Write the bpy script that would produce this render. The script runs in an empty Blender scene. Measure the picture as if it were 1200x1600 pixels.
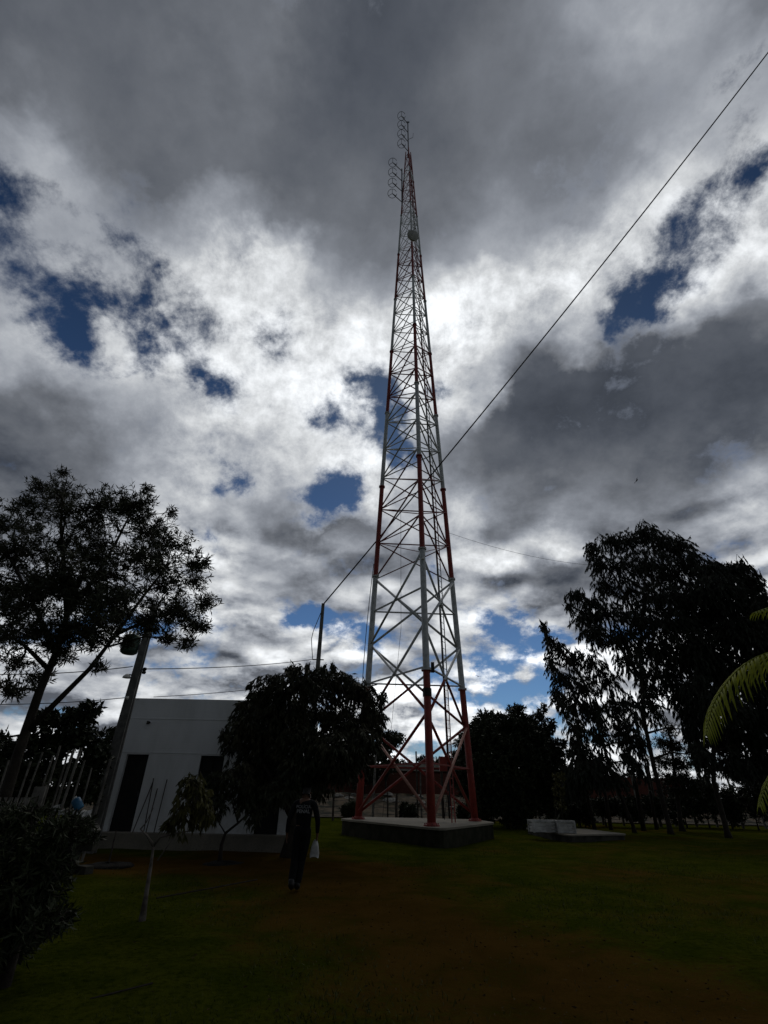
import bpy, bmesh, math, random
import numpy as np
from mathutils import Vector, Matrix
C = bpy.context.scene.collection
sc = bpy.context.scene
PI = math.pi
R = math.radians
rnd = random.Random(7)
rg = np.random.default_rng(11)

# ------------------------------------------------------------------ camera
F, PITCH, ROLL, EYE = 747.0, 0.5324, 0.0194, 1.6      # focal length in photograph pixels, angles in radians, metres
cd = bpy.data.cameras.new('camera')
cam = bpy.data.objects.new('camera', cd)
C.objects.link(cam)
sc.camera = cam
cd.lens = F / 1600 * 36
cd.sensor_width = 36
cd.sensor_fit = 'AUTO'
cd.clip_end = 3000
cam.matrix_world = Matrix.Translation((0, 0, EYE)) @ Matrix.Rotation(PI/2 + PITCH, 4, 'X') @ Matrix.Rotation(ROLL, 4, 'Z')

def ray(px, py):
    X = px - 600; Y = py - 800; c, s = math.cos(ROLL), math.sin(ROLL)
    x = c*X + s*Y; y = -s*X + c*Y
    return Vector((x/F, math.cos(PITCH) + y/F*math.sin(PITCH), math.sin(PITCH) - y/F*math.cos(PITCH)))
def at(px, py, Y):
    d = ray(px, py); return Vector((0, 0, EYE)) + d*(Y/d.y)
def atz(px, py, z=0.0):
    d = ray(px, py); return Vector((0, 0, EYE)) + d*((z-EYE)/d.z)

# ------------------------------------------------------------------ node helper
class NT:
    def __init__(s, tree): s.t = tree; s.n = tree.nodes; s.l = tree.links
    def new(s, typ, **kw):
        n = s.n.new(typ)
        for k, v in kw.items(): setattr(n, k, v)
        return n
    def put(s, sock, v):
        if isinstance(v, bpy.types.NodeSocket): s.l.new(v, sock)
        elif v is not None: sock.default_value = v
    def m(s, op, a, b=None, c=None, clamp=False):
        n = s.new('ShaderNodeMath', operation=op, use_clamp=clamp)
        s.put(n.inputs[0], a); s.put(n.inputs[1], b); s.put(n.inputs[2], c)
        return n.outputs[0]
    def v(s, op, a, b=None, scale=None):
        n = s.new('ShaderNodeVectorMath', operation=op)
        s.put(n.inputs[0], a); s.put(n.inputs[1], b)
        if scale is not None: s.put(n.inputs['Scale'], scale)
        return n.outputs['Value'] if op in ('DOT_PRODUCT', 'LENGTH', 'DISTANCE') else n.outputs[0]
    def xyz(s, x, y, z):
        n = s.new('ShaderNodeCombineXYZ'); s.put(n.inputs[0], x); s.put(n.inputs[1], y); s.put(n.inputs[2], z); return n.outputs[0]
    def sep(s, v):
        n = s.new('ShaderNodeSeparateXYZ'); s.put(n.inputs[0], v); return n.outputs
    def noise(s, vec, scale, detail=4, rough=.5, dist=0, lac=2.0, col=False):
        n = s.new('ShaderNodeTexNoise', noise_dimensions='3D')
        s.put(n.inputs['Vector'], vec); n.inputs['Scale'].default_value = scale; n.inputs['Detail'].default_value = detail
        n.inputs['Roughness'].default_value = rough; n.inputs['Distortion'].default_value = dist; n.inputs['Lacunarity'].default_value = lac
        return n.outputs['Color'] if col else n.outputs['Fac']
    def mix(s, f, a, b):
        n = s.new('ShaderNodeMix', data_type='RGBA')
        s.put(n.inputs['Factor'], f); s.put(n.inputs[6], a); s.put(n.inputs[7], b)
        return n.outputs[2]
    def smooth(s, x, lo, hi):
        n = s.new('ShaderNodeMapRange', interpolation_type='SMOOTHSTEP', clamp=True)
        s.put(n.inputs[0], x); n.inputs[1].default_value = lo; n.inputs[2].default_value = hi
        return n.outputs[0]
    def lin(s, x, lo, hi, a, b):
        n = s.new('ShaderNodeMapRange', clamp=True)
        s.put(n.inputs[0], x); n.inputs[1].default_value = lo; n.inputs[2].default_value = hi; n.inputs[3].default_value = a; n.inputs[4].default_value = b
        return n.outputs[0]
def g3(v): return (v, v, v, 1)
def srgb(v):
    v = v/255.0
    return v/12.92 if v <= .04045 else ((v+.055)/1.055)**2.4

# ------------------------------------------------------------------ world: Nishita blue under a deck of broken cloud
SUN_EL, SUN_AZ = R(49.5), R(10.8)                 # azimuth measured from +Y towards +X
SUN = Vector((math.cos(SUN_EL)*math.sin(SUN_AZ), math.cos(SUN_EL)*math.cos(SUN_AZ), math.sin(SUN_EL)))
EXPO = -0.6
SKYK = 2.0**(-EXPO)

def cloud_fields():
    """cloud cover and cloud tone on a grid over the dome (stereographic about the zenith)"""
    nx, ny = 64, 36
    gx = np.linspace(-.86, .86, nx); gy = np.linspace(-.13, .97, ny)
    GX, GY = np.meshgrid(gx, gy)
    r2 = GX**2 + GY**2
    D = np.stack([2*GX/(1+r2), 2*GY/(1+r2), (1-r2)/(1+r2)], -1)
    fw = np.array([0, math.cos(PITCH), math.sin(PITCH)]); up = np.array([0, -math.sin(PITCH), math.cos(PITCH)])
    z = np.maximum(D@fw, .15)
    X = D[..., 0]/z*F; Y = -(D@up)/z*F
    c, s = math.cos(ROLL), math.sin(ROLL)
    PX, PY = 600 + c*X - s*Y, 800 + s*X + c*Y
    T = np.array([
     [85, 92, 95,100,118,100, 86, 98,108,130,148,130,115],
     [92, 95,100,105,120,100, 84, 98,105,122,145,140,150],
     [125,105,100,108,108, 95, 92,108,110,115,128,155,160],
     [150,150,112,118,112,102,100,110,118,130,175,195,180],
     [130,140,155,210,195,122,118,140,155,180,215,190,205],
     [160,160,172,190,215,190,195,235,205,205,150,120,100],
     [130,175,182,192,200,222,205,225,125, 84, 82, 85, 88],
     [ 95,120,160,182,198,195,190,135, 88, 84, 85, 90,100],
     [100,110,150,175,150,150,180,160,115,120,130,135,150],
     [120,130,150,180,125,110,120,155,105,100,110,150,165],
     [150,150,150,150,155,165,155,160,160,175,170,165,165],
     [140,148,150,150,155,170,180,180,175,170,165,165,165],
     [150,155,155,160,165,175,185,180,175,170,170,165,165]], float)
    fx = np.clip(PX/100, 0, 11.999); fy = np.clip(PY/100, 0, 11.999)
    ix, iy = fx.astype(int), fy.astype(int); tx, ty = fx-ix, fy-iy
    B = (T[iy, ix]*(1-tx)+T[iy, ix+1]*tx)*(1-ty) + (T[iy+1, ix]*(1-tx)+T[iy+1, ix+1]*tx)*ty
    def gs(x, y, rx, ry, a=0):
        ca, sa = math.cos(R(a)), math.sin(R(a))
        dx, dy = PX-x, PY-y
        u = (dx*ca+dy*sa)/rx; v = (-dx*sa+dy*ca)/ry
        return np.exp(-(u*u+v*v)**1.5*.7)
    for x, y, rx, ry, a, val, k in [
        (600, 60,110,160,0,84,.8), (230,190,140,90,20,100,.6), (390,110,60,120,0,122,.6), (470,280,110,80,0,100,.6), (640,260,90,90,0,98,.5),
        (30,235,30,75,-30,165,.9), (120,300,40,30,40,160,.6), (400,400,65,45,0,228,.8), (330,440,70,30,0,200,.5), (300,560,120,40,15,205,.6),
        (690, 550, 46,95,35,246,.9), (740, 505, 90, 24,-40,240,.6), (640, 600, 70, 36, 0,225,.6), (830,470,90,40,-40,225,.7), (905,410,100,30,-35,215,.7), (760,560,60,25,-40,230,.7),
        (1150,300,60,60,0,200,.6), (960,85,40,60,20,170,.6), (1040,70,60,40,30,165,.5), (1000,210,60,50,0,120,.5), (800,160,90,70,0,100,.5), (850,330,120,60,-30,128,.5),
        (960,345,80,25,-40,200,.6), (1080,250,60,40,-30,185,.5), (820,330,40,20,-40,165,.5),
        (1000,600,240,80,0,80,.95), (1120,560,130,90,0,84,.95), (840,660,130,70,-20,76,.95), (1150,470,60,25,-15,125,.8), (1155,425,60,20,-25,240,.9),
        (1060,470,45,25,-20,240,.8), (980,515,80,10,-8,235,.8), (1000,740,240,50,0,98,.8), (700,650,25,25,0,240,.8), (740,620,70,14,-35,235,.6),
        (60,690,140,90,15,88,.9), (20,520,60,60,0,165,.5), (110,560,70,30,30,190,.7), (200,640,90,60,30,150,.5), (520,560,90,60,0,222,.6), (560,730,60,25,0,228,.7),
        (440,620,90,60,0,198,.5), (430,690,90,40,0,165,.5), (480,835,140,32,4,90,.9), (520,885,110,35,0,100,.9), (390,905,60,30,0,125,.6), (500,862,100,7,0,175,.6),
        (560,795,60,9,5,235,.8), (340,870,50,40,0,195,.7), (560,930,80,20,0,165,.6), (300,925,60,30,0,170,.5), (410,985,90,12,-8,205,.8), (370,1008,90,18,0,105,.8),
        (560,1010,60,22,0,200,.6), (860,895,110,42,5,88,.95), (740,900,60,30,0,130,.7), (870,845,55,22,15,222,.8), (790,870,70,18,-10,200,.8), (720,840,18,60,0,200,.7),
        (750,790,30,20,0,185,.6), (840,800,80,40,0,115,.6), (770,960,70,25,0,195,.6), (740,1010,35,30,0,150,.5), (850,1020,35,20,0,220,.7), (790,1070,70,14,0,215,.7),
        (1170,760,40,40,0,185,.7), (960,820,90,30,0,120,.5), (130,1050,150,22,0,120,.6), (300,1070,90,14,0,150,.6), (640,1010,50,40,0,120,.6), (620,1100,60,25,0,195,.5),
        (1180,60,30,30,0,180,.5), (690,700,40,60,0,120,.6), (770,700,40,15,0,130,.4)]:
        B += (val-B)*k*gs(x, y, rx, ry, a)
    K = np.ones_like(B)
    for x, y, rx, ry, a, k in [
        (15,275,30,25,30,.8), (65,315,55,25,30,.7), (35,370,48,45,20,1.1), (135,350,18,28,0,.45), (75,425,50,30,35,1.0), (145,460,60,22,20,.75), (195,450,35,20,0,.6),
        (215,400,90,10,35,.5), (90,455,120,8,28,.6), (270,545,90,8,25,.55), (160,620,60,8,30,.4), (320,470,70,9,40,.45), (400,560,60,8,-20,.4), (540,590,50,9,20,.5), (480,640,50,8,-25,.4), (1130,200,14,60,15,.5), (930,450,60,9,-30,.5), (1120,20,50,12,30,.3), (115,495,30,15,10,.8), (40,490,45,12,10,.4), (135,545,35,16,30,.7), (192,585,48,20,22,1.0), (245,520,60,12,20,.45), (300,500,50,20,15,.5), (428,492,26,12,0,.7),
        (352,610,48,16,20,.7), (352,655,14,12,0,.6), (260,585,40,10,10,.5), (575,582,26,12,0,.6), (592,628,28,28,0,.9), (622,670,20,45,0,.8), (640,725,22,30,0,.6), (515,632,20,12,0,.5),
        (525,765,38,26,-20,1.2), (468,776,32,14,0,.7), (375,768,26,18,0,.6), (342,838,10,14,-40,.6), (705,602,26,12,-30,.75), (735,575,24,10,-35,.5),
        (1090,350,66,30,12,1.1), (1015,478,80,26,-22,1.15), (1045,438,46,28,-20,1.0), (975,502,45,12,-8,.9), (1172,262,25,28,0,.7), (1192,110,20,40,20,.6), (1180,365,45,20,0,.8), (1060,30,25,20,0,.35),
        (480,966,62,10,8,.8), (545,980,50,16,8,1.1), (575,1005,22,18,0,.6), (130,975,70,14,0,1.0), (240,975,70,14,0,.9), (325,968,30,14,0,.7), (300,1028,70,7,0,.6), (20,1020,40,8,0,.4),
        (655,975,30,8,0,.6), (695,1055,28,12,0,.6), (680,875,16,18,0,.8), (795,1035,42,18,-20,1.2), (835,1068,50,10,-8,.8), (760,1088,45,7,5,.7), (795,985,55,10,10,.8), (875,995,35,9,0,.7),
        (1000,1000,60,10,0,.6), (340,1092,70,6,0,.5), (640,1180,60,7,0,.6), (980,1150,80,10,0,.6), (1100,1180,90,8,0,.6), (880,1130,30,7,0,.6), (620,1150,60,5,0,.4)]:
        K -= 1.15*k*gs(x, y, rx*1.0, ry*1.05, a)
    for x, y, rx, ry, a, k in [(200, 500, 260, 90, 25, .30), (560, 640, 110, 130, 0, .26), (440, 500, 90, 60, 0, .16), (1080, 380, 150, 110, -30, .25), (1150, 180, 90, 160, 0, .2), (420, 700, 160, 60, 0, .12),
                             (400, 960, 420, 30, 0, .16), (800, 1040, 160, 60, 0, .22), (720, 590, 60, 30, -35, .25), (500, 1100, 700, 60, 0, .12), (100, 380, 120, 120, 30, .2)]:
        K -= k*gs(x, y, rx, ry, a)
    inside = (PX > -90) & (PX < 1290) & (PY > -200) & (PY < 1300)
    K = np.clip(K, 0, 1)
    K = np.where(inside, K, .8)
    L = np.vectorize(srgb)(np.clip(B, 0, 300))
    return gx, gy, K, L

w = bpy.data.worlds.new('World'); sc.world = w; w.use_nodes = True
N = NT(w.node_tree); N.n.clear()
def ramp(cols):
    n = N.new('ShaderNodeValToRGB'); cr = n.color_ramp; cr.interpolation = 'LINEAR'
    k = len(cols)
    while len(cr.elements) < k: cr.elements.new(.5)
    for i in range(k): cr.elements[i].position = i/(k-1)
    for i in range(k): cr.elements[i].color = cols[i]
    return n
gx, gy, K, L = cloud_fields()
nx, ny = len(gx), len(gy)
ramps = [(ramp([(float(K[j, i]), float(L[j, i]), 0, 1) for i in range(32)]), ramp([(float(K[j, i]), float(L[j, i]), 0, 1) for i in range(31, 63)])) for j in range(ny)]
out = N.new('ShaderNodeOutputWorld'); bg = N.new('ShaderNodeBackground')
N.l.new(bg.outputs[0], out.inputs[0])
sky = N.new('ShaderNodeTexSky', sky_type='NISHITA'); sky.sun_disc = False
sky.sun_elevation = SUN_EL; sky.sun_rotation = SUN_AZ; sky.air_density = 1.0; sky.dust_density = .3; sky.ozone_density = 2.0
tc = N.new('ShaderNodeTexCoord')
d = tc.outputs['Generated']
sx, sy, sz = N.sep(d)
zc = N.m('MAXIMUM', sz, 0.0)
iv = N.m('DIVIDE', 1.0, N.m('ADD', zc, 1.0))
st = N.xyz(N.m('MULTIPLY', sx, iv), N.m('MULTIPLY', sy, iv), 0.0)             # stereographic dome coordinates
ip = N.m('DIVIDE', 1.0, N.m('ADD', zc, .3))
pl = N.xyz(N.m('MULTIPLY', sx, ip), N.m('MULTIPLY', sy, ip), 0.0)             # flat cloud deck seen in perspective
# warp
w1 = N.v('SUBTRACT', N.noise(pl, 3.0, 5, .6, col=True), (.5, .5, .5))
w2 = N.v('SUBTRACT', N.noise(st, 14.0, 5, .62, col=True), (.5, .5, .5))
wq = N.v('ADD', N.v('ADD', st, N.v('SCALE', w1, scale=.05)), N.v('SCALE', w2, scale=.085))
wx, wy, _ = N.sep(wq)
u = N.m('DIVIDE', N.m('SUBTRACT', wx, float(gx[0])), float(gx[-1]-gx[0]), clamp=True)
v = N.m('MULTIPLY', N.m('DIVIDE', N.m('SUBTRACT', wy, float(gy[0])), float(gy[-1]-gy[0]), clamp=True), float(ny-1))
ua = N.m('MULTIPLY', u, (nx-1)/31.0, clamp=True)
ub = N.m('DIVIDE', N.m('SUBTRACT', u, 31.0/(nx-1)), 31.0/(nx-1), clamp=True)
hb = N.m('GREATER_THAN', u, 31.0/(nx-1))
prev = None
for j in range(ny):
    ra, rb = ramps[j]
    if prev is None: ka, kb = ua, ub
    else:                                        # chain the rows so that they are evaluated one after the other
        ka = N.m('MULTIPLY_ADD', prev, 1e-7, ua); kb = N.m('MULTIPLY_ADD', prev, 1e-7, ub)
    N.l.new(ka, ra.inputs[0]); N.l.new(kb, rb.inputs[0])
    row = N.mix(hb, ra.outputs[0], rb.outputs[0])
    prev = row if prev is None else N.mix(N.m('SUBTRACT', v, float(j-1), clamp=True), prev, row)
kx, lx, _ = N.sep(prev)
# detail of the deck: fbm for wisps, smooth cells for the heaped tops
po = N.v('ADD', pl, (3.1, 1.7, 0))
pw = N.v('ADD', po, N.v('SCALE', N.v('SUBTRACT', N.noise(po, 5.0, 6, .6, col=True), (.5, .5, .5)), scale=.28))
def cells(vec, scale):
    n = N.new('ShaderNodeTexVoronoi', feature='SMOOTH_F1', voronoi_dimensions='2D')
    N.put(n.inputs['Vector'], vec); n.inputs['Scale'].default_value = scale; n.inputs['Smoothness'].default_value = .35
    return n.outputs['Distance']
def heap(vec):
    return N.m('ADD', N.m('MULTIPLY', cells(vec, 3.1), .6), N.m('MULTIPLY', cells(vec, 8.0), .3))
n1 = N.noise(po, 3.6, 8, .58, .15)
n2 = N.noise(N.v('ADD', st, (5.0, 2.0, 0)), 20.0, 8, .70, .15)
n3 = N.noise(N.v('ADD', po, (2.0, 7.0, 0)), 9.0, 6, .6, .2)
h1 = heap(pw)
nb = N.m('ADD', N.m('ADD', N.m('MULTIPLY', n1, .4), N.m('MULTIPLY', n2, .32)), N.m('MULTIPLY', n3, .28))
nc = N.m('SUBTRACT', nb, .5)
hc = N.m('SUBTRACT', .42, h1)
# rows of heaped cloud low down: wide and flat, bright tops over shaded bases
az = N.m('ARCTAN2', sx, sy)
lv = N.xyz(az, N.m('MULTIPLY', sz, 2.5), 0.0)
lv = N.v('ADD', lv, N.v('SCALE', N.v('SUBTRACT', N.noise(lv, 7.0, 6, .6, col=True), (.5, .5, .5)), scale=.13))
def rows(vec):
    return N.m('ADD', N.noise(vec, 4.2, 7, .5, .2), N.m('MULTIPLY', N.m('SUBTRACT', .45, cells(vec, 9.0)), .32))
r1 = rows(lv); rrel = N.m('SUBTRACT', r1, rows(N.v('ADD', lv, (0, .06, 0))))
lowr = N.m('MULTIPLY', N.lin(sz, .28, .52, 1.0, 0.0), 1.0)
cov = N.m('ADD', N.m('MULTIPLY', kx, 1.16), N.m('ADD', N.m('MULTIPLY', nc, 4.9), N.m('MULTIPLY', hc, .35)))
cov = N.m('ADD', cov, N.m('MULTIPLY', lowr, N.m('MULTIPLY', N.m('SUBTRACT', r1, .53), 2.2)))
alpha = N.smooth(cov, .02, .92)
# relief: the same heaps stepped towards the sun
sunp = Vector((SUN.x, SUN.y, 0))/(SUN.z+.3)
tow = N.v('SCALE', N.v('NORMALIZE', N.v('SUBTRACT', tuple(sunp), pl)), scale=.055)
relief = N.m('ADD', N.m('SUBTRACT', heap(N.v('ADD', pw, tow)), h1), N.m('MULTIPLY', N.m('SUBTRACT', n1, N.noise(N.v('ADD', po, tow), 3.6, 6, .58, .15)), 1.2))
cosang = N.v('DOT_PRODUCT', d, tuple(SUN))
near = N.smooth(cosang, .55, 1.0)
low = N.lin(sz, .25, .6, 1.0, .35)                 # crisp heaps low down, smooth layer overhead
gain = N.m('ADD', 1.0, N.m('MULTIPLY', low, N.m('ADD', N.m('MULTIPLY', relief, 1.6), N.m('MULTIPLY', hc, .7))))
gain = N.m('ADD', gain, N.m('MULTIPLY', nc, N.lin(sz, .5, .9, 2.3, 1.0)))
gain = N.m('ADD', gain, N.m('MULTIPLY', N.m('MULTIPLY', N.m('SUBTRACT', n2, .5), N.smooth(lx, .2, .6)), 1.8))
gain = N.m('ADD', gain, N.m('MULTIPLY', lowr, N.m('MULTIPLY', rrel, 3.8)))
gain = N.m('MAXIMUM', gain, .28)
edge = N.m('MULTIPLY', N.m('MULTIPLY', alpha, N.m('SUBTRACT', 1.0, alpha)), N.m('MULTIPLY', 1.0, N.m('ADD', .3, near)))
lum = N.m('ADD', N.m('MULTIPLY', N.m('SUBTRACT', N.m('MULTIPLY', lx, N.m('MULTIPLY', N.lin(lx, .12, .5, 1.08, 1.22), N.lin(sz, .3, .58, 1.32, 1.0))), .012), gain), N.m('MULTIPLY', edge, .42))
tint = N.mix(N.smooth(lum, .03, .16), (.84, .98, 1.26, 1), (.91, .985, 1.13, 1))
tint = N.mix(N.smooth(lum, .15, .7), tint, (.97, 1.0, 1.03, 1))
ccol = N.v('SCALE', tint, scale=lum)
blue = N.v('MULTIPLY', N.v('SCALE', sky.outputs[0], scale=N.lin(sz, .1, .75, .045, .016)), (.62, .90, 1.22))
fin = N.mix(alpha, blue, ccol)
# unseen sky behind the camera, dimmed to lower the light on facing surfaces
back = N.m('MULTIPLY', N.lin(sy, -.35, .15, .66, 1.0), N.lin(sz, -.05, .0, .25, 1.0))
fin = N.v('SCALE', fin, scale=back)
N.l.new(fin, bg.inputs[0]); bg.inputs[1].default_value = SKYK
w.cycles.sampling_method = 'MANUAL'; w.cycles.sample_map_resolution = 512

sl = bpy.data.lights.new('sun', 'SUN'); so = bpy.data.objects.new('sun', sl); C.objects.link(so)
sl.energy = .5; sl.angle = R(12); sl.color = (1, .95, .88)
so.rotation_euler = (-SUN).to_track_quat('-Z', 'Y').to_euler()
vs = sc.view_settings
vs.view_transform = 'Standard'; vs.look = 'None'; vs.exposure = EXPO; vs.gamma = 1; vs.use_curve_mapping = False
sc.cycles.use_denoising = True
sc.cycles.max_bounces = 4; sc.cycles.diffuse_bounces = 2; sc.cycles.transparent_max_bounces = 4
#@@REST
# ------------------------------------------------------------------ materials
def mat(name, build, rough=.8, metal=0.0, spec=.3):
    m = bpy.data.materials.new(name); m.use_nodes = True
    n = NT(m.node_tree); b = m.node_tree.nodes['Principled BSDF']
    b.inputs['Roughness'].default_value = rough; b.inputs['Metallic'].default_value = metal
    b.inputs['Specular IOR Level'].default_value = spec
    build(n, b); return m
def pos(n): return n.new('ShaderNodeNewGeometry').outputs['Position']
def obc(n): return n.new('ShaderNodeTexCoord').outputs['Object']
def bump(n, b, h, strength=.3, dist=.02):
    k = n.new('ShaderNodeBump'); k.inputs['Strength'].default_value = strength; k.inputs['Distance'].default_value = dist
    n.put(k.inputs['Height'], h); n.l.new(k.outputs[0], b.inputs['Normal'])
def two(name, c1, c2, scale=4, rough=.85, metal=0., spec=.25, bmp=0., lo=.35, hi=.65, det=6):
    def f(n, b):
        x = n.noise(pos(n), scale, det, .6, .3)
        n.l.new(n.mix(n.smooth(x, lo, hi), (*c1, 1), (*c2, 1)), b.inputs['Base Color'])
        if bmp: bump(n, b, n.noise(pos(n), scale*5, 6, .6), bmp)
    return mat(name, f, rough, metal, spec)

def f_ground(n, b):
    p = pos(n)
    x, y, z = n.sep(p)
    big = n.noise(p, .22, 5, .6, .6); mid = n.noise(p, 1.1, 6, .65, .4); fine = n.noise(p, 14, 8, .7); vfine = n.noise(p, 60, 4, .7)
    # worn dirt: a track from the house across to the lower right
    t1 = n.m('ABSOLUTE', n.m('SUBTRACT', n.m('ADD', x, n.m('MULTIPLY', y, .52)), 5.4))          # centre line x = 5.4 - .52 y
    t2 = n.m('ABSOLUTE', n.m('SUBTRACT', y, 14.6))
    a1 = n.lin(t1, .4, 4.6, .34, -.22)
    a2 = n.m('MULTIPLY', n.lin(t2, .6, 3.2, .42, -.3), n.lin(x, -1.0, 3.5, 1.0, .0))
    dm = n.m('ADD', n.m('MAXIMUM', a1, a2), n.m('MULTIPLY', n.m('SUBTRACT', n.m('ADD', n.m('MULTIPLY', big, .6), n.m('MULTIPLY', mid, .4)), .5), 1.7))
    dm = n.m('ADD', dm, n.m('MULTIPLY', n.m('SUBTRACT', fine, .5), .5))
    k = n.smooth(dm, -.08, .34)
    grass = n.mix(n.smooth(mid, .35, .65), (.034, .043, .0030, 1), (.058, .064, .0060, 1))
    grass = n.mix(n.smooth(fine, .4, .75), grass, (.012, .019, .001, 1))
    dirt = n.mix(n.smooth(mid, .3, .7), (.054, .030, .0055, 1), (.080, .045, .0095, 1))
    dirt = n.mix(n.smooth(vfine, .5, .75), dirt, (.032, .017, .004, 1))
    n.l.new(n.mix(k, grass, dirt), b.inputs['Base Color'])
    bump(n, b, n.m('ADD', fine, n.m('MULTIPLY', vfine, .5)), .9, .05)
GROUND = mat('grass_and_dirt', f_ground, 1.0, 0, .0)
FIELD = two('dry_field', (.085, .062, .038), (.014, .015, .006), 1.1, .95, spec=.1, bmp=.6, lo=.42, hi=.6)
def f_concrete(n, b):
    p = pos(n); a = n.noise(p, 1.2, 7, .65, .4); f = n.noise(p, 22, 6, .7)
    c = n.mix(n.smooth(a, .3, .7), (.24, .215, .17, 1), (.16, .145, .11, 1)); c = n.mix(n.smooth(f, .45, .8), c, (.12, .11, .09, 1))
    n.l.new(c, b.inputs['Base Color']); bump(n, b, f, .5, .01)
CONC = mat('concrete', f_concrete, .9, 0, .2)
CONCD = two('old_dark_concrete', (.055, .052, .04), (.022, .022, .016), 2.0, .95, bmp=.5)
POLE = two('pole_concrete', (.17, .165, .15), (.10, .10, .09), 5.0, .9, bmp=.3)
def f_wall(n, b):
    p = pos(n); x, y, z = n.sep(p)
    a = n.noise(n.v('MULTIPLY', p, (1.0, 1.0, .35)), 1.6, 7, .65, .5); f = n.noise(p, 30, 5, .6)
    br = n.new('ShaderNodeTexBrick'); n.l.new(n.xyz(x, z, 0.0), br.inputs['Vector'])
    br.inputs['Scale'].default_value = 1.0; br.inputs['Brick Width'].default_value = .39; br.inputs['Row Height'].default_value = .2
    br.inputs['Mortar Size'].default_value = .006; br.inputs['Mortar Smooth'].default_value = .6; br.offset = .5
    c = n.mix(n.smooth(a, .35, .75), (.74, .75, .74, 1), (.62, .63, .61, 1))
    c = n.mix(n.m('MULTIPLY', n.lin(z, .4, 1.1, .45, 0.0), n.smooth(n.noise(p, 3.5, 6, .6), .4, .7)), c, (.26, .22, .17, 1))
    n.l.new(c, b.inputs['Base Color'])
    bump(n, b, n.m('ADD', n.m('MULTIPLY', br.outputs['Fac'], -.7), n.m('MULTIPLY', f, .15)), .35, .01)
WALL = mat('white_painted_block', f_wall, .75, 0, .25)
DARKM = two('dark_metal', (.016, .015, .014), (.03, .026, .022), 6, .6, .3)
DARKDOOR = two('dark_door_paint', (.012, .012, .012), (.02, .019, .018), 3, .7)
def f_tower(n, b):
    p = pos(n); x, y, z = n.sep(p)
    k = n.m('FLOOR', n.m('DIVIDE', n.m('SUBTRACT', z, .22), 6.0))
    odd = n.m('FLOORED_MODULO', k, 2.0)
    odd = n.m('MULTIPLY', odd, n.m('LESS_THAN', z, 55.5))
    wear = n.noise(p, 5, 7, .65); fleck = n.noise(p, 28, 4, .7)
    red = n.mix(n.smooth(wear, .35, .7), (.27, .036, .026, 1), (.16, .026, .018, 1))
    wh = n.mix(n.smooth(wear, .4, .7), (.52, .54, .53, 1), (.33, .34, .32, 1))
    c = n.mix(odd, red, wh); c = n.mix(n.smooth(fleck, .66, .78), c, (.09, .045, .03, 1))
    n.l.new(c, b.inputs['Base Color'])
TOWER = mat('red_and_white_tower_paint', f_tower, .55, 0, .35)
PALEP = two('faded_pink_paint', (.42, .22, .17), (.30, .15, .11), 8, .6)
GALV = two('galvanised_steel', (.11, .115, .12), (.07, .07, .075), 9, .5, .5, .4)
DISH = two('grey_dish', (.46, .46, .43), (.34, .34, .32), 3, .6)
WIRE = two('black_cable', (.010, .010, .010), (.018, .018, .018), 8, .6)
BARK = two('bark', (.018, .014, .010), (.036, .030, .022), 6, .95, bmp=.7)
BARKP = two('pale_bark', (.15, .13, .11), (.06, .05, .04), 5, .9, bmp=.6)
def leafmat(name, c1, c2, scale=1.2, rough=.6, trans=0.0):
    def f(n, b):
        x = n.noise(pos(n), scale, 5, .7, .3)
        c = n.mix(n.smooth(x, .35, .65), (*c1, 1), (*c2, 1))
        n.l.new(c, b.inputs['Base Color'])
        if trans:
            tr = n.new('ShaderNodeBsdfTranslucent'); n.l.new(c, tr.inputs[0]); mx = n.new('ShaderNodeMixShader'); mx.inputs[0].default_value = trans
            o = [q for q in n.n if q.type == 'OUTPUT_MATERIAL'][0]
            n.l.new(b.outputs[0], mx.inputs[1]); n.l.new(tr.outputs[0], mx.inputs[2]); n.l.new(mx.outputs[0], o.inputs[0])
    return mat(name, f, rough, 0, .2)
LEAF = leafmat('narrow_leaves', (.034, .040, .020), (.054, .058, .032), .9)
LEAFD = leafmat('dark_leaves', (.018, .024, .010), (.034, .042, .016), .8)
LEAFM = leafmat('drooping_leaves', (.022, .028, .012), (.050, .046, .022), .9)
LEAFE = leafmat('grey_green_leaves', (.022, .028, .018), (.040, .046, .030), .5)
LEAFY = leafmat('yellowish_leaves', (.050, .050, .012), (.095, .085, .020), 2.0, trans=.15)
PALM = leafmat('palm_leaflets', (.17, .20, .016), (.27, .29, .03), 2.5, .7, trans=.3)
BRICK = None
def f_brick(n, b):
    x, y, z = n.sep(pos(n))
    br = n.new('ShaderNodeTexBrick'); n.l.new(n.xyz(x, z, 0.0), br.inputs['Vector']); br.inputs['Scale'].default_value = 1.0
    br.inputs['Brick Width'].default_value = .24; br.inputs['Row Height'].default_value = .11; br.inputs['Mortar Size'].default_value = .012
    br.inputs['Color1'].default_value = (.14, .038, .024, 1); br.inputs['Color2'].default_value = (.10, .028, .018, 1); br.inputs['Mortar'].default_value = (.10, .07, .055, 1)
    n.l.new(br.outputs['Color'], b.inputs['Base Color'])
BRICK = mat('red_brick', f_brick, .9, 0, .1)
ROOFW = two('pale_sheet_roof', (.50, .49, .47), (.36, .35, .33), 2, .6)
WOODG = two('weathered_grey_wood', (.20, .185, .16), (.09, .082, .07), 5, .95, bmp=.5)
WOODD = two('old_dark_wood', (.045, .037, .03), (.085, .07, .055), 6, .95, bmp=.5)
WHITEP = two('white_plastic', (.50, .50, .47), (.27, .27, .25), 3, .6)
BLUEP = two('blue_plastic', (.02, .09, .17), (.03, .12, .21), 6, .5)
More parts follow.
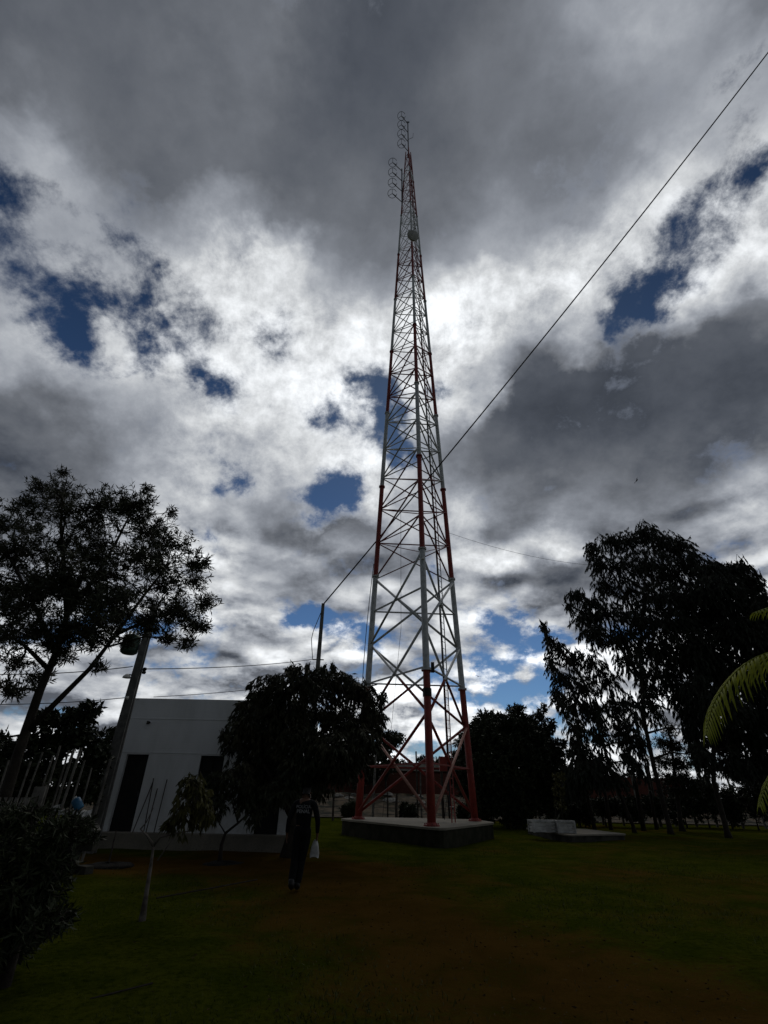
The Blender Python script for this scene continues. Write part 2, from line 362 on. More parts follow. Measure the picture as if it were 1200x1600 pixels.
RUBBLE = two('pale_rubble', (.26, .25, .22), (.13, .12, .10), 6, .9, bmp=.6)
BLACKC = two('black_cloth', (.006, .006, .007), (.010, .010, .011), 12, .9, spec=.1)
BOOT = two('black_leather', (.006, .006, .006), (.012, .011, .010), 12, .45, spec=.4)
SKIN = two('brown_skin', (.12, .062, .038), (.10, .052, .032), 20, .55)
HAIR = two('black_hair', (.006, .005, .004), (.012, .010, .009), 30, .7)
PRINT = two('grey_print', (.20, .20, .20), (.26, .26, .26), 20, .7)
TRAFO = two('green_transformer_paint', (.05, .085, .06), (.032, .055, .04), 5, .5, .2)
CERAM = two('white_ceramic', (.72, .70, .64), (.60, .58, .52), 8, .35)

# ------------------------------------------------------------------ mesh helpers
class MB:
    def __init__(s): s.v = []; s.f = []
    def add(s, vs, fs):
        o = len(s.v); s.v += [tuple(q) for q in vs]; s.f += [tuple(o+i for i in f) for f in fs]; return s
    def box(s, c, d, rot=None):
        c = Vector(c); vs = [Vector((i*d[0]/2, j*d[1]/2, k*d[2]/2)) for i in (-1, 1) for j in (-1, 1) for k in (-1, 1)]
        if rot is not None: vs = [rot @ q for q in vs]
        return s.add([q+c for q in vs], [(0, 1, 3, 2), (4, 6, 7, 5), (0, 4, 5, 1), (2, 3, 7, 6), (0, 2, 6, 4), (1, 5, 7, 3)])
    def bar(s, a, b, w, h=None, up=(0, 0, 1)):
        a = Vector(a); b = Vector(b); z = (b-a); L = z.length; z.normalize(); up = Vector(up)
        x = z.cross(up)
        if x.length < 1e-3: x = z.cross(Vector((1, 0, 0)))
        x.normalize(); y = x.cross(z); h = h or w
        M = Matrix((x, y, z)).transposed()
        return s.box((a+b)/2, (w, h, L), M)
    def tube(s, pts, rads, n=8, cap=True):
        pts = [Vector(p) for p in pts]
        if not hasattr(rads, '__len__'): rads = [rads]*len(pts)
        o = len(s.v); x = None
        for i, p in enumerate(pts):
            t = (pts[min(i+1, len(pts)-1)]-pts[max(i-1, 0)]).normalized()
            if x is None:
                x = t.cross(Vector((.13, .21, 1)) if abs(t.z) < .9 else Vector((1, .1, 0))).normalized()
            else:
                x = (x - t*x.dot(t)).normalized()
            y = t.cross(x)
            for k in range(n):
                a = 2*PI*k/n; s.v.append(tuple(p + (x*math.cos(a)+y*math.sin(a))*rads[i]))
        for i in range(len(pts)-1):
            for k in range(n):
                a = o+i*n+k; b = o+i*n+(k+1) % n; s.f.append((a, b, b+n, a+n))
        if cap:
            s.f.append(tuple(o+k for k in range(n))[::-1]); e = o+(len(pts)-1)*n; s.f.append(tuple(e+k for k in range(n)))
        return s
    def lathe(s, c, prof, n=16, axis=None):
        c = Vector(c); M = Matrix.Identity(3)
        if axis is not None: M = Vector(axis).to_track_quat('Z', 'Y').to_matrix()
        o = len(s.v)
        for r, z in prof:
            for k in range(n):
                a = 2*PI*k/n; s.v.append(tuple(c + M @ Vector((r*math.cos(a), r*math.sin(a), z))))
        for i in range(len(prof)-1):
            for k in range(n):
                a = o+i*n+k; b = o+i*n+(k+1) % n; s.f.append((a, b, b+n, a+n))
        s.f.append(tuple(o+k for k in range(n))[::-1]); e = o+(len(prof)-1)*n; s.f.append(tuple(e+k for k in range(n)))
        return s
    def build(s, name, m, parent=None, smooth=False, bevel=0, origin=None):
        me = bpy.data.meshes.new(name)
        inv = Vector((0, 0, 0))
        q = parent
        while q is not None: inv = inv + q.location; q = q.parent
        if origin is not None: inv = Vector(origin)
        me.from_pydata([tuple(Vector(q)-inv) for q in s.v], [], s.f)
        me.materials.append(m)
        if smooth: me.polygons.foreach_set('use_smooth', [True]*len(me.polygons))
        me.validate()
        ob = bpy.data.objects.new(name, me); C.objects.link(ob)
        if parent is not None: ob.parent = parent; ob.location = (0, 0, 0)
        elif origin is not None: ob.location = origin
        if bevel:
            bm = bmesh.new(); bm.from_mesh(me); bmesh.ops.bevel(bm, geom=list(bm.edges), offset=bevel, segments=2, affect='EDGES', profile=.7); bm.to_mesh(me); bm.free()
        return ob
def tag(o, label=None, cat=None, group=None, kind=None):
    if label: o['label'] = label
    if cat: o['category'] = cat
    if group: o['group'] = group
    if kind: o['kind'] = kind
    return o
def thing(name, label, cat, loc=(0, 0, 0), group=None):
    o = bpy.data.objects.new(name, None); C.objects.link(o); o.location = loc; o.empty_display_size = .2
    o.matrix_world = Matrix.Translation(loc)
    return tag(o, label, cat, group)
def np_mesh(name, V, faces_n, m, parent=None):
    """V (N*k,3) where every k consecutive vertices are one face"""
    k = faces_n; nv = len(V); nf = nv//k
    me = bpy.data.meshes.new(name); me.vertices.add(nv)
    if parent is not None: V = V - np.array(parent.location)
    me.vertices.foreach_set('co', V.astype(np.float32).ravel())
    me.loops.add(nv); me.loops.foreach_set('vertex_index', np.arange(nv, dtype=np.int32))
    me.polygons.add(nf); me.polygons.foreach_set('loop_start', np.arange(0, nv, k, dtype=np.int32))
    me.update(calc_edges=True); me.materials.append(m)
    ob = bpy.data.objects.new(name, me); C.objects.link(ob)
    if parent is not None: ob.parent = parent
    return ob
def unit(a): return a/np.maximum(np.linalg.norm(a, axis=-1, keepdims=True), 1e-9)
def leaf_quads(P, D, L, W, curl=.15):
    """rhombic leaves with base P, direction D; L, W arrays"""
    n = len(P); D = unit(D); S = unit(np.cross(D, rg.normal(size=(n, 3)))); U = np.cross(D, S)
    L = np.broadcast_to(L, (n,))[:, None]; W = np.broadcast_to(W, (n,))[:, None]
    m = P + D*L*.42 + U*L*curl*.5
    return np.stack([P, m+S*W*.5, P+D*L-U*L*curl*.2, m-S*W*.5], 1).reshape(-1, 3)

def grow(name, label, cat, base, trunk, clumps, leaf, leafm, barkm=None, group=None, trunk_r=.15, twig=.35, per=12, limbs=(), spread=.8, droop=0., tw_r=.006, branch_r=.05, solid=0.0, twig_dir=None):
    """trunk and limbs are polylines; clumps = (centre, (rx,ry,rz), number of twigs); leaf=(length,width)"""
    barkm = barkm or BARK
    base = Vector(base); t = thing(name, label, cat, base, group)
    b = MB()
    trunk = [Vector(p) for p in trunk]
    n = len(trunk); b.tube(trunk, [trunk_r*(1-.62*i/max(n-1, 1))*(1.35 if i == 0 else 1) for i in range(n)], 9)
    nodes = []
    def addnodes(pl, r0, r1):
        for i in range(len(pl)-1):
            for k in range(6):
                f = (i+k/6)/max(len(pl)-1, 1); nodes.append((pl[i].lerp(pl[i+1], k/6), r0+(r1-r0)*f))
    addnodes(trunk[max(0, n//3):] if n > 2 else trunk, trunk_r*.8, trunk_r*.4)
    for lm in limbs:
        pl = [Vector(p) for p in lm[0]]; m_ = len(pl)
        b.tube(pl, [lm[1]*(1-.65*i/(m_-1)) for i in range(m_)], 7); addnodes(pl[1:] if m_ > 2 else pl, lm[1]*.7, lm[1]*.35)
    b.build('trunk', barkm, t, smooth=True)
    br = MB(); P = []; D = []
    for c, rad, cnt in clumps:
        c = Vector(c); rad = Vector(rad)
        # branch from the nearest lower node
        best = min(nodes, key=lambda q: (q[0]-c).length + (1.5*max(0, q[0].z-c.z)))
        a = best[0]; r = min(best[1]*.7, branch_r); dv = c-a
        mid = a + dv*.5 + Vector((rnd.uniform(-1, 1), rnd.uniform(-1, 1), rnd.uniform(.2, 1)))*dv.length*.10
        br.tube([a, mid, c], [r, r*.7, r*.35], 5, cap=False)
        for i in range(cnt):
            q = Vector((rnd.gauss(0, 1), rnd.gauss(0, 1), rnd.gauss(0, 1))).normalized()*(rnd.random()**.45)
            e = c + Vector((q.x*rad.x, q.y*rad.y, q.z*rad.z))
            o = q.normalized() if q.length > 1e-3 else Vector((0, 0, 1))
            dirn = (o*.8 + Vector((0, 0, .35-droop*1.6)) + Vector((rnd.uniform(-.5, .5), rnd.uniform(-.5, .5), rnd.uniform(-.4, .4)))).normalized()
            s0 = e - dirn*twig
            if i % 3 == 0: br.tube([c.lerp(e, .15), c.lerp(s0, .7)+Vector((0, 0, .04)), s0], [tw_r*2.0, tw_r*1.5, tw_r], 3, cap=False)
            br.tube([s0, e], [tw_r, tw_r*.5], 3, cap=False)
            P.append((s0, e, dirn))
    br.build('branches', barkm, t)
    if P:
        S = np.array([tuple(p[0]) for p in P]); E_ = np.array([tuple(p[1]) for p in P]); Dn = np.array([tuple(p[2]) for p in P])
        k = per; f = rg.random((len(P), k, 1))**.7
        B = S[:, None]*(1-f) + E_[:, None]*f
        dd = Dn[:, None]*.55 + unit(rg.normal(size=(len(P), k, 3)))*spread + np.array([0, 0, -droop*1.3])
        B = B.reshape(-1, 3); dd = dd.reshape(-1, 3)
        L = leaf[0]*rg.uniform(.65, 1.2, len(B)); W = leaf[1]*rg.uniform(.7, 1.2, len(B))
        np_mesh('leaves', leaf_quads(B, dd, L, W), 4, leafm, t)
    return t
def pr(px, py, Y, r):                                # pixels at that place -> metres
    d = ray(px, py); p = at(px, py, Y)-Vector((0, 0, EYE)); fw = Vector((0, math.cos(PITCH), math.sin(PITCH)))
    return r*p.dot(fw)/F
def clump(px, py, Y, rx, ry, n, dy=None):
    a = pr(px, py, Y, rx); c = pr(px, py, Y, ry)*.95
    return (at(px, py, Y), (a, dy if dy else a, c), n)

# ------------------------------------------------------------------ ground
g = MB()
gx_ = [-900, -300, -120, -60, -40] + [i*1.0 for i in range(-30, 31)] + [40, 60, 120, 300, 900]
gy_ = [-600, -200, -60, -20, -8] + [i*1.0 for i in range(-4, 45)] + [50, 60, 80, 130, 300, 700, 1500]
def gz(x, y):
    if abs(x) > 30 or y < -4 or y > 40: return 0.0
    return .035*math.sin(x*.9+1)*math.sin(y*.7) + .02*math.sin(x*2.1+y*1.7)
g.v = [(x, y, gz(x, y)) for y in gy_ for x in gx_]
nxg = len(gx_)
g.f = [(j*nxg+i, j*nxg+i+1, (j+1)*nxg+i+1, (j+1)*nxg+i) for j in range(len(gy_)-1) for i in range(nxg-1)]
tag(g.build('ground', GROUND, smooth=True), kind='structure')

# dry bank rising behind the fence up to the brick wall
bk = MB(); nx_, ny_ = 90, 14
for j in range(ny_+1):
    for i in range(nx_+1):
        x = -45 + 110*i/nx_; y = 41.5 + 24*j/ny_
        t = min(1, max(0, (y-41.5)/15)); h = 1.35*t*t*(3-2*t)
        bk.v.append((x, y, h + .07 + (.18*math.sin(x*1.3+y)*math.sin(y*1.9)+.15*rnd.random())*min(1, t*3)))
for j in range(ny_):
    for i in range(nx_): a = j*(nx_+1)+i; bk.f.append((a, a+1, a+nx_+2, a+nx_+1))
tag(bk.build('dirt_bank', FIELD, smooth=True), kind='structure')

# grass tufts, too many to count
ng = 70000
gy2 = 4.0 + 26*rg.random(ng)**1.6; gxx = (rg.random(ng)-.5)*(gy2*1.9+3)
track = np.abs(gxx + .52*gy2 - 5.4) < (1.2+1.8*rg.random(ng)); track |= (np.abs(gy2-15.6) < 1.3+.8*rg.random(ng)) & (gxx < 0)
keep = ~(track & (rg.random(ng) < .93)); keep &= ~((gy2 > 17.6) & (gxx < -2.6)); gxx = gxx[keep]; gy2 = gy2[keep]; ng = len(gxx)
Pg = np.stack([gxx, gy2, np.full(ng, -.01)], 1); Dg = np.stack([rg.normal(0, .55, ng), rg.normal(0, .55, ng), np.ones(ng)], 1); Dg = unit(Dg)
Lg = rg.uniform(.02, .065, ng)[:, None]; Sg = unit(np.cross(Dg, rg.normal(size=(ng, 3))))
Vg = np.stack([Pg-Sg*.006, Pg+Sg*.006, Pg+Dg*Lg], 1).reshape(-1, 3)
tag(np_mesh('grass', Vg, 3, leafmat('grass_blades', (.026, .034, .003), (.050, .056, .007), 1.5)), 'short dark grass patches over the worn yard', 'grass', kind='stuff')

nl = 2600
ly = 4.5 + 20*rg.random(nl)**1.4; lx_2 = 5.4 - .52*ly + rg.normal(0, 2.2, nl)
Ll = leaf_quads(np.stack([lx_2, ly, np.full(nl, .05)], 1), np.stack([rg.normal(size=nl), rg.normal(size=nl), rg.normal(0, .12, nl)], 1), rg.uniform(.02, .06, nl), rg.uniform(.008, .018, nl))
tag(np_mesh('fallen_leaves', Ll, 4, two('dry_leaf', (.07, .05, .022), (.025, .018, .009), 9, .9, spec=.05)), 'dry fallen leaves scattered over the worn soil', 'leaves', kind='stuff')

# ------------------------------------------------------------------ tower
ZB, ZT = .60, 60.0
TC = (1.828, 24.053); TS, TT = 5.284, .50; TROT = .0496
def leg(i, z):
    t = (z-ZB)/(ZT-ZB); r = (TS*(1-t)+TT*t)/math.sqrt(3); a = TROT - PI/2 + i*2*PI/3
    return Vector((TC[0]+r*math.cos(a), TC[1]+r*math.sin(a), z))
tw = thing('radio_tower', 'tall three legged lattice tower painted in red and white bands on a concrete slab', 'tower', (TC[0], TC[1], ZB))
def legr(z): return .165 - .115*(z-ZB)/(ZT-ZB)
for i in range(3):
    m = MB(); zs = [ZB] + [ZB + (ZT-ZB)*k/30 for k in range(1, 31)]
    m.tube([leg(i, z) for z in zs], [legr(z) for z in zs], 12)
    lg = m.build('leg', TOWER, tw, smooth=True)
    f = MB(); ax = leg(i, 10)-leg(i, 0)
    f.lathe(leg(i, ZB), [(.30, 0), (.30, .05), (.20, .055), (.17, .12)], 16)
    for k in range(8): a = k*PI/4; f.lathe(leg(i, ZB)+Vector((.25*math.cos(a), .25*math.sin(a), .05)), [(.022, 0), (.022, .05)], 6)
    f.build('base_plate', TOWER, lg)
    for z in (6.25, 12.2, 18.2, 24.2, 30.2, 36.2, 42.2, 48.2, 54.2):
        fl = MB().lathe(leg(i, z-.05), [(legr(z)*1.45, 0), (legr(z)*1.45, .1)], 12, ax); fl.build('flange', TOWER, lg)
nodes = [ZB+.25, 4.5, 8.3, 12.0]
while nodes[-1] < 56.5: nodes.append(nodes[-1] + (2.28 if nodes[-1] < 30 else 2.1 if nodes[-1] < 44 else 1.9))
nodes[-1] = 58.9
rest = MB()
for p in range(len(nodes)-1):
    z0, z1 = nodes[p], nodes[p+1]
    w_ = .10 if p < 3 else .08 if p < 10 else .06 if p < 16 else .042
    for i in range(3):
        j = (i+1) % 3
        a0, a1, b0, b1 = leg(i, z0), leg(i, z1), leg(j, z0), leg(j, z1)
        nrm = (b0-a0).cross(a1-a0).normalized()*w_*.55
        for q, (s_, e_) in enumerate(((a0+nrm, b1+nrm), (b0-nrm, a1-nrm))):
            mm = MB() if p < 16 else rest
            if p < 3: mm.tube([s_, e_], w_*.62, 8)
            else: mm.bar(s_, e_, w_, w_*.45)
            if mm is not rest:
                o_ = mm.build('diagonal_brace', PALEP if (p == 0 and i in (0, 2) and ((q == 0) == (i == 0))) else TOWER, tw, smooth=(p < 3))
                if o_.data.materials[0] is PALEP: o_['label'] = 'faded pink brace rising from the foot of the front leg'
        zz = (z0+z1)/2 if p < 3 else z1
        MB().bar(leg(i, zz), leg(j, zz), w_*.85, w_*.6).build('horizontal_brace', TOWER, tw)
        if p % 3 == 1 and p > 3 and i == 0:
            pass
rr = rest.build('diagonal_brace', TOWER, tw); rr['kind'] = 'stuff'
# ladder just inside the right-front face
def lad(z):
    t = (z-ZB)/(ZT-ZB); a = leg(0, z).lerp(leg(1, z), .50+.12*min(1, z/12.0)); c = Vector((TC[0], TC[1], z)); return a.lerp(c, .06+.1*t)
ladder = MB(); q = (leg(1, 5)-leg(0, 5)); q.z = 0; q.normalize()
def lw(z): return .20 if z < 35 else .20-.11*(z-35)/24
for s_ in (-1, 1):
    zs = [ZB+.02]+[2+k*3 for k in range(20)]
    ladder.tube([lad(z)+q*lw(z)*s_ for z in zs], .026, 6)
z = ZB+.3
while z < 58.5:
    ladder.tube([lad(z)-q*lw(z), lad(z)+q*lw(z)], .013, 5); z += .33
ladder.build('ladder', TOWER, tw)
for off, zz0, zz1 in ((-.34, 1.2, 57.0), (-.27, 1.2, 47)):
    zs = np.linspace(zz0, zz1, 24); MB().tube([lad(z)+q*off*(1 if z < 35 else .6)+Vector((0, .06, 0)) for z in zs], .022, 5).build('feeder_cable', WIRE, tw)
# cable hanging down outside the left leg
zs = np.linspace(3, 13, 12); lo = (leg(2, 5)-Vector((TC[0], TC[1], 5))).normalized()
MB().tube([leg(2, z)+lo*(.18+.16*math.sin((z-3)/10*PI)) for z in zs], .02, 5).build('hanging_cable', WIRE, tw)
# thin guy line inside
MB().tube([leg(2, 15.5).lerp(leg(0, 15.5), .55), Vector((1.0, 24.4, 9)), Vector((.2, 25.2, ZB+.1))], .009, 4).build('earth_wire', WIRE, tw)
MB().tube([lad(6.0), Vector((3.2, 24.1, 3)), Vector((2.8, 23.9, ZB+.1))], .012, 4).build('earth_wire', WIRE, tw)
# junction box + small lamp on the front leg
jb = MB(); c0 = leg(0, 6.25)+Vector((.27, -.02, .1)); jb.box(c0, (.14, .16, .42)); jb.build('junction_box', DARKM, tw, bevel=.01)
jc = MB(); jc.lathe(leg(0, 5.15), [(.19, 0), (.19, .32)], 14, leg(0, 9)-leg(0, 5)); jc.build('dark_collar', DARKM, tw)
MB().lathe(leg(0, 11.5)+Vector((.0, -.2, 0)), [(.02, 0), (.06, .03), (.06, .09), (.02, .12)], 10).build('beacon_lamp', CERAM, tw)
# base platform cabinet in the back face
MB().box(leg(1, 3.0).lerp(leg(2, 3.0), .25)+Vector((0, -.3, -.15)), (.42, .3, .6)).build('cable_box', TOWER, tw, bevel=.015)
# dish on the front side
dz = at(645, 379, 23.0).z
dc = leg(0, dz)+Vector((.02, -.45, -.1))
dm = MB(); dm.lathe(dc, [(.05, -.26), (.24, -.18), (.44, -.02), (.50, .08), (.50, .16), (.44, .18)], 24, Vector((.35, -1, -.35)))
dob = dm.build('microwave_dish', DISH, tw, smooth=True)
MB().bar(dc+Vector((0, .2, 0)), leg(0, dz), .07).build('bracket', GALV, dob)
# whip top and the two dipole arrays
def array(name, mx, my, z0, z1, ztips, boom, rad, stand=()):
    m = MB(); m.tube([(mx, my, z0), (mx, my, z1)], .065, 8); ms = m.build('dipole_array', GALV, tw)
    for z in ztips:
        tip = Vector((mx, my, z)) + Vector(boom); l = MB()
        l.tube([(mx, my, z), tip], .04, 6)
        l.build('boom', GALV, ms)
        ring = MB(); pts = [tip+Vector((rad*math.cos(a), rad*math.sin(a)*.95, 0)) for a in np.linspace(0, 2*PI*.93, 20)]
        ring.tube(pts, .024, 5)
        for a in (.5, 2.6, 4.7): ring.tube([tip, tip+Vector((rad*math.cos(a), rad*math.sin(a)*.95, 0))], .022, 5)
        ring.build('dipole_ring', GALV, ms)
    for a_, b_ in stand: MB().bar(a_, b_, .03).build('stand_off', GALV, ms)
ztop = at(640, 190, 24.0).z
array('top', TC[0], TC[1], 59.3, ztop, [59.8+(ztop-.4-59.8)*k/3 for k in range(4)], (-.75, -.70, 0), .42)
mp = MB(); mp.lathe((TC[0], TC[1], 58.6), [(.10, 0), (.13, .4), (.05, 1.0)], 8); mp.build('mast_socket', TOWER, tw)
MB().tube([(TC[0], TC[1], ztop-4.2), (TC[0]+.5, TC[1]-.2, ztop-4.2), (TC[0]+.55, TC[1]-.2, ztop-3.2)], .02, 5).build('side_antenna', GALV, tw)
MB().box((TC[0], TC[1], ztop), (.34, .1, .1)).build('mast_cap', GALV, tw)
lz0, lz1 = at(627, 323, 24.4).z, at(630, 266, 24.4).z
lx_ = at(628, 300, 24.4).x
array('side', lx_, 24.3, lz0, lz1, [lz0+.6+(lz1-lz0-1.0)*k/3 for k in range(4)], (-.95, -.75, 0), .42,
      [(Vector((lx_, 24.3, z)), leg(2, z)) for z in (lz0+.7, lz0+2.6, lz0+4.2, lz1-1.0)])

# slab under the tower
def prism(poly, z0, z1):
    m = MB(); n = len(poly); m.v = [(x, y, z0) for x, y in poly]+[(x, y, z1) for x, y in poly]
    m.f = [tuple(range(n))[::-1], tuple(range(n, 2*n))]+[(i, (i+1) % n, n+(i+1) % n, n+i) for i in range(n)]; return m
def rounded(poly, r, k=5):
    o = []; n = len(poly)
    for i in range(n):
        p = Vector(poly[i]); a = (Vector(poly[i-1])-p).normalized(); b = (Vector(poly[(i+1) % n])-p).normalized()
        s_, e_ = p+a*r, p+b*r
        for t in np.linspace(0, 1, k): o.append(tuple(s_.lerp(p, t).lerp(p.lerp(e_, t), t)))
    return o
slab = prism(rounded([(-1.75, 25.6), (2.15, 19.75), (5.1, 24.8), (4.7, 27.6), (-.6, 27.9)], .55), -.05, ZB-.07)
so_ = slab.build('concrete_slab', two('dark_side_concrete', (.018, .020, .011), (.036, .034, .024), 2.5, .95, spec=.05, bmp=.5), bevel=.02)  # slab sides coloured much darker than the top layer
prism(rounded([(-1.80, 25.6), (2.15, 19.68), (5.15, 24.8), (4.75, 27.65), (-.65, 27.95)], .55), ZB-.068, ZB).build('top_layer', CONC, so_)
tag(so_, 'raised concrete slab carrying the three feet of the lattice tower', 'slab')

# ------------------------------------------------------------------ white house
HY = 18.35; HX0, HX1, HZ0, HZ1 = -8.98, -2.7, .42, 4.42
hs = thing('white_house', 'small flat roofed white block house with three dark openings', 'house', ((HX0+HX1)/2, HY+2, 0))
cols = [(HX0, -8.62, 1), (-8.62, -7.86, 0), (-7.86, -6.08, 1), (-6.08, -5.28, 2), (-5.28, -3.98, 1), (-3.98, -3.22, 0), (-3.22, HX1, 1)]
wl = MB(); T_ = .18; dtop = 2.62
for x0, x1, k in cols:
    if k == 1: wl.box(((x0+x1)/2, HY+T_/2, (HZ0+dtop)/2), (x1-x0, T_, dtop-HZ0))
wl.box(((HX0+HX1)/2, HY+T_/2, (dtop+HZ1)/2), (HX1-HX0, T_, HZ1-dtop))
wl.box((-5.68, HY+T_/2, (HZ0+.75)/2), (.8, T_, .75-HZ0))
wl.box((HX0+T_/2, HY+T_+2, (HZ0+HZ1)/2), (T_, 4-.01, HZ1-HZ0)); wl.box((HX1-T_/2, HY+T_+2, (HZ0+HZ1)/2), (T_, 4-.01, HZ1-HZ0))
wl.box(((HX0+HX1)/2, HY+T_+4+T_/2, (HZ0+HZ1)/2), (HX1-HX0, T_, HZ1-HZ0))
wl.build('wall', WALL, hs)
MB().box(((HX0+HX1)/2, HY+T_+2, HZ1-.35), (HX1-HX0-2*T_-.01, 3.98, .12)).build('roof', CONCD, hs)
st_ = MB()                                            # thin string courses that catch a line of shade
for z in (dtop+.06, 3.75): st_.box(((HX0+HX1)/2, HY-.006, z), (HX1-HX0-.02, .012, .02))
st_.build('string_course', WALL, hs)
for x0, x1 in ((-8.62, -7.86), (-3.98, -3.22)):
    dd = MB().box(((x0+x1)/2, HY+T_-.03, (HZ0+dtop)/2), (x1-x0-.02, .05, dtop-HZ0-.02)).build('door', DARKDOOR, hs)
    MB().box(((x0+x1)/2+.28, HY+T_-.075, 1.45), (.03, .04, .14)).build('handle', GALV, dd)
wf = MB()
for a in (-6.06, -5.68, -5.30): wf.box((a, HY+.1, 1.685), (.04, .05, 1.85))
for z in (.78, 1.5, 2.2, 2.59): wf.box((-5.68, HY+.098, z), (.74, .03, .035))
wo = wf.build('window', DARKM, hs)
MB().box((-5.68, HY+.14, 1.685), (.78, .012, 1.86)).build('pane', DARKDOOR, wo)
MB().box((-5.68, HY-.03, .73), (.9, .1, .05)).build('sill', WALL, wo)
wp = MB(); wp.tube([(-8.98, HY+.4, 3.88), (-9.2, HY+.4, 3.86)], .05, 8); wp.build('drain_spout', CONCD, hs)
wp = MB(); wp.tube([(-8.1, HY, 3.62), (-8.1, HY-.12, 3.60)], .03, 8); wp.lathe((-8.1, HY-.14, 3.55), [(.05, 0), (.05, .1)], 8); wp.build('wall_lamp', DARKM, hs)
tag(MB().box(((HX0-.7+HX1-.01)/2, HY+1.9, .2), (HX1-HX0+.69, 4.6, .44)).build('doorstep', CONC, hs, bevel=.02))

# ------------------------------------------------------------------ poles and wires
def square_pole(name, label, x, y, h, w0, w1, group='concrete utility poles'):
    t = thing(name, label, 'pole', (x, y, 0), group); m = MB(); n = 9
    for k in range(n+1):
        f = k/n; a = (w0*(1-f)+w1*f)/2; b = a*.72; z = -.2+(h+.2)*f
        # I-shaped section
        pr_ = [(-a, -b), (a, -b), (a, -b*.45), (a*.55, -b*.3), (a*.55, b*.3), (a, b*.45), (a, b), (-a, b), (-a, b*.45), (-a*.55, b*.3), (-a*.55, -b*.3), (-a, -b*.45)]
        m.v += [(x+p, y+q, z) for p, q in pr_]
    for k in range(n):
        for i in range(12): a = k*12+i; b = k*12+(i+1) % 12; m.f.append((a, b, b+12, a+12))
    m.f += [tuple(range(12))[::-1], tuple(n*12+i for i in range(12))]
    m.build('shaft', POLE, t); return t
PLY = 16.8; pA = at(157, 1262, PLY); PLX = pA.x
pl_ = square_pole('utility_pole', 'concrete utility pole with a green transformer standing left of the white house', PLX, PLY, at(235, 945, PLY).z, .36, .20)
def pz(px, py): return at(px, py, PLY)
c = pz(193, 1010)
tr = MB(); tr.lathe((PLX-.45, PLY-.05, c.z-.25), [(.20, -.02), (.27, .03), (.29, .12), (.29, .50), (.25, .60), (.1, .66)], 18)
to = tr.build('transformer', TRAFO, pl_, smooth=True)
MB().box((PLX-.16, PLY-.02, c.z-.02), (.18, .12, .16)).build('bracket', GALV, to)
bs = MB(); [bs.lathe((PLX-.45+.14*k, PLY-.05, c.z+.38), [(.04, 0), (.055, .04), (.03, .07), (.055, .1), (.03, .16)], 8) for k in (-1, 0, 1)]
bs.build('bushing', CERAM, to)
z_ = pz(194, 1058).z; MB().lathe((PLX-.24, PLY-.13, z_-.05), [(.13, 0), (.12, .05), (.06, .11), (.03, .13)], 12).build('lamp_shade', CERAM, pl_)
MB().bar((PLX-.24, PLY-.13, z_+.06), (PLX, PLY, z_+.06), .04).build('lamp_arm', GALV, pl_)
zi = pz(214, 1046).z; MB().lathe((PLX+.28, PLY-.1, zi-.16), [(.05, 0), (.07, .06), (.04, .1), (.07, .15), (.05, .2)], 10).build('insulator', DARKM, pl_)
MB().bar((PLX, PLY-.05, zi-.04), (PLX+.3, PLY-.1, zi-.04), .035).build('insulator_arm', GALV, pl_)
zi2 = pz(188, 1092).z; MB().lathe((PLX+.02, PLY-.24, zi2-.05), [(.04, 0), (.06, .04), (.04, .1)], 10).build('insulator', CERAM, pl_)
P2Y = 27.0; p2b = at(492, 1048, P2Y); p2t = at(505, 943, P2Y)
p2 = square_pole('utility_pole', 'slim concrete pole rising behind the bushy mango tree', p2t.x, P2Y, p2t.z, .34, .17)
MB().bar((p2t.x-.3, P2Y-.05, at(497, 1031, P2Y).z), (p2t.x+.3, P2Y-.05, at(497, 1031, P2Y).z), .05).build('cross_arm', GALV, p2)
def wire(name, label, a, b, sag=.2, r=.012, n=18, mid=None, group=None):
    a = Vector(a); b = Vector(b); m = MB()
    pts = [a.lerp(b, k/n) - Vector((0, 0, sag*4*(k/n)*(1-k/n))) for k in range(n+1)]
    m.tube(pts, r, 6); return tag(m.build(name, WIRE), label, 'cable', group)
e = at(1290, -36, 9.0)
wire('overhead_cable', 'thick black cable slanting from the slim pole through the tower to the upper right', (p2t.x+.03, P2Y-.05, p2t.z-.05), e, .62, .044, 40)
za = at(497, 1031, P2Y).z
wire('service_wire', 'sagging wire from the transformer pole to the slim pole behind the mango tree', (PLX+.28, PLY-.1, zi), (p2t.x-.3, P2Y-.1, za), .12, .017)
a = at(-60, 1052, 16.0); wire('service_wire', 'upper wire running left from the transformer pole through the tree', (PLX-.1, PLY-.2, zi+.05), a, .12, .014)
a = at(-60, 1100, 16.0); wire('service_wire', 'lower wire running left from the transformer pole behind the tree', (PLX-.05, PLY-.25, zi2), a, .08, .012)
a = at(214, 1092, 18.3); wire('service_wire', 'short wire from the transformer pole to the corner of the white house', (PLX+.05, PLY-.25, zi2), (a.x, 18.4, a.z), .03, .012)
wire('service_wire', 'wire passing just above the roof of the white house', at(240, 1089, 22), at(420, 1074, 26), .05, .014)
a = p2t; m = MB(); zb_ = at(495, 1032, P2Y).z
m.tube([(p2t.x-.08, P2Y-.1, p2t.z-.6), (p2t.x-.42, P2Y-.1, p2t.z-1.7), (p2t.x-.48, P2Y-.1, (p2t.z+zb_)/2-.5), (p2t.x-.4, P2Y-.1, zb_+.6), (p2t.x-.3, P2Y-.1, zb_)], .022, 6)
m.build('loop_cable', WIRE, p2)
a = leg(1, 15.2); wire('thin_wire', 'thin wire running from the tower towards the tall trees on the right', a, at(960, 885, 31), .5, .009, 24)
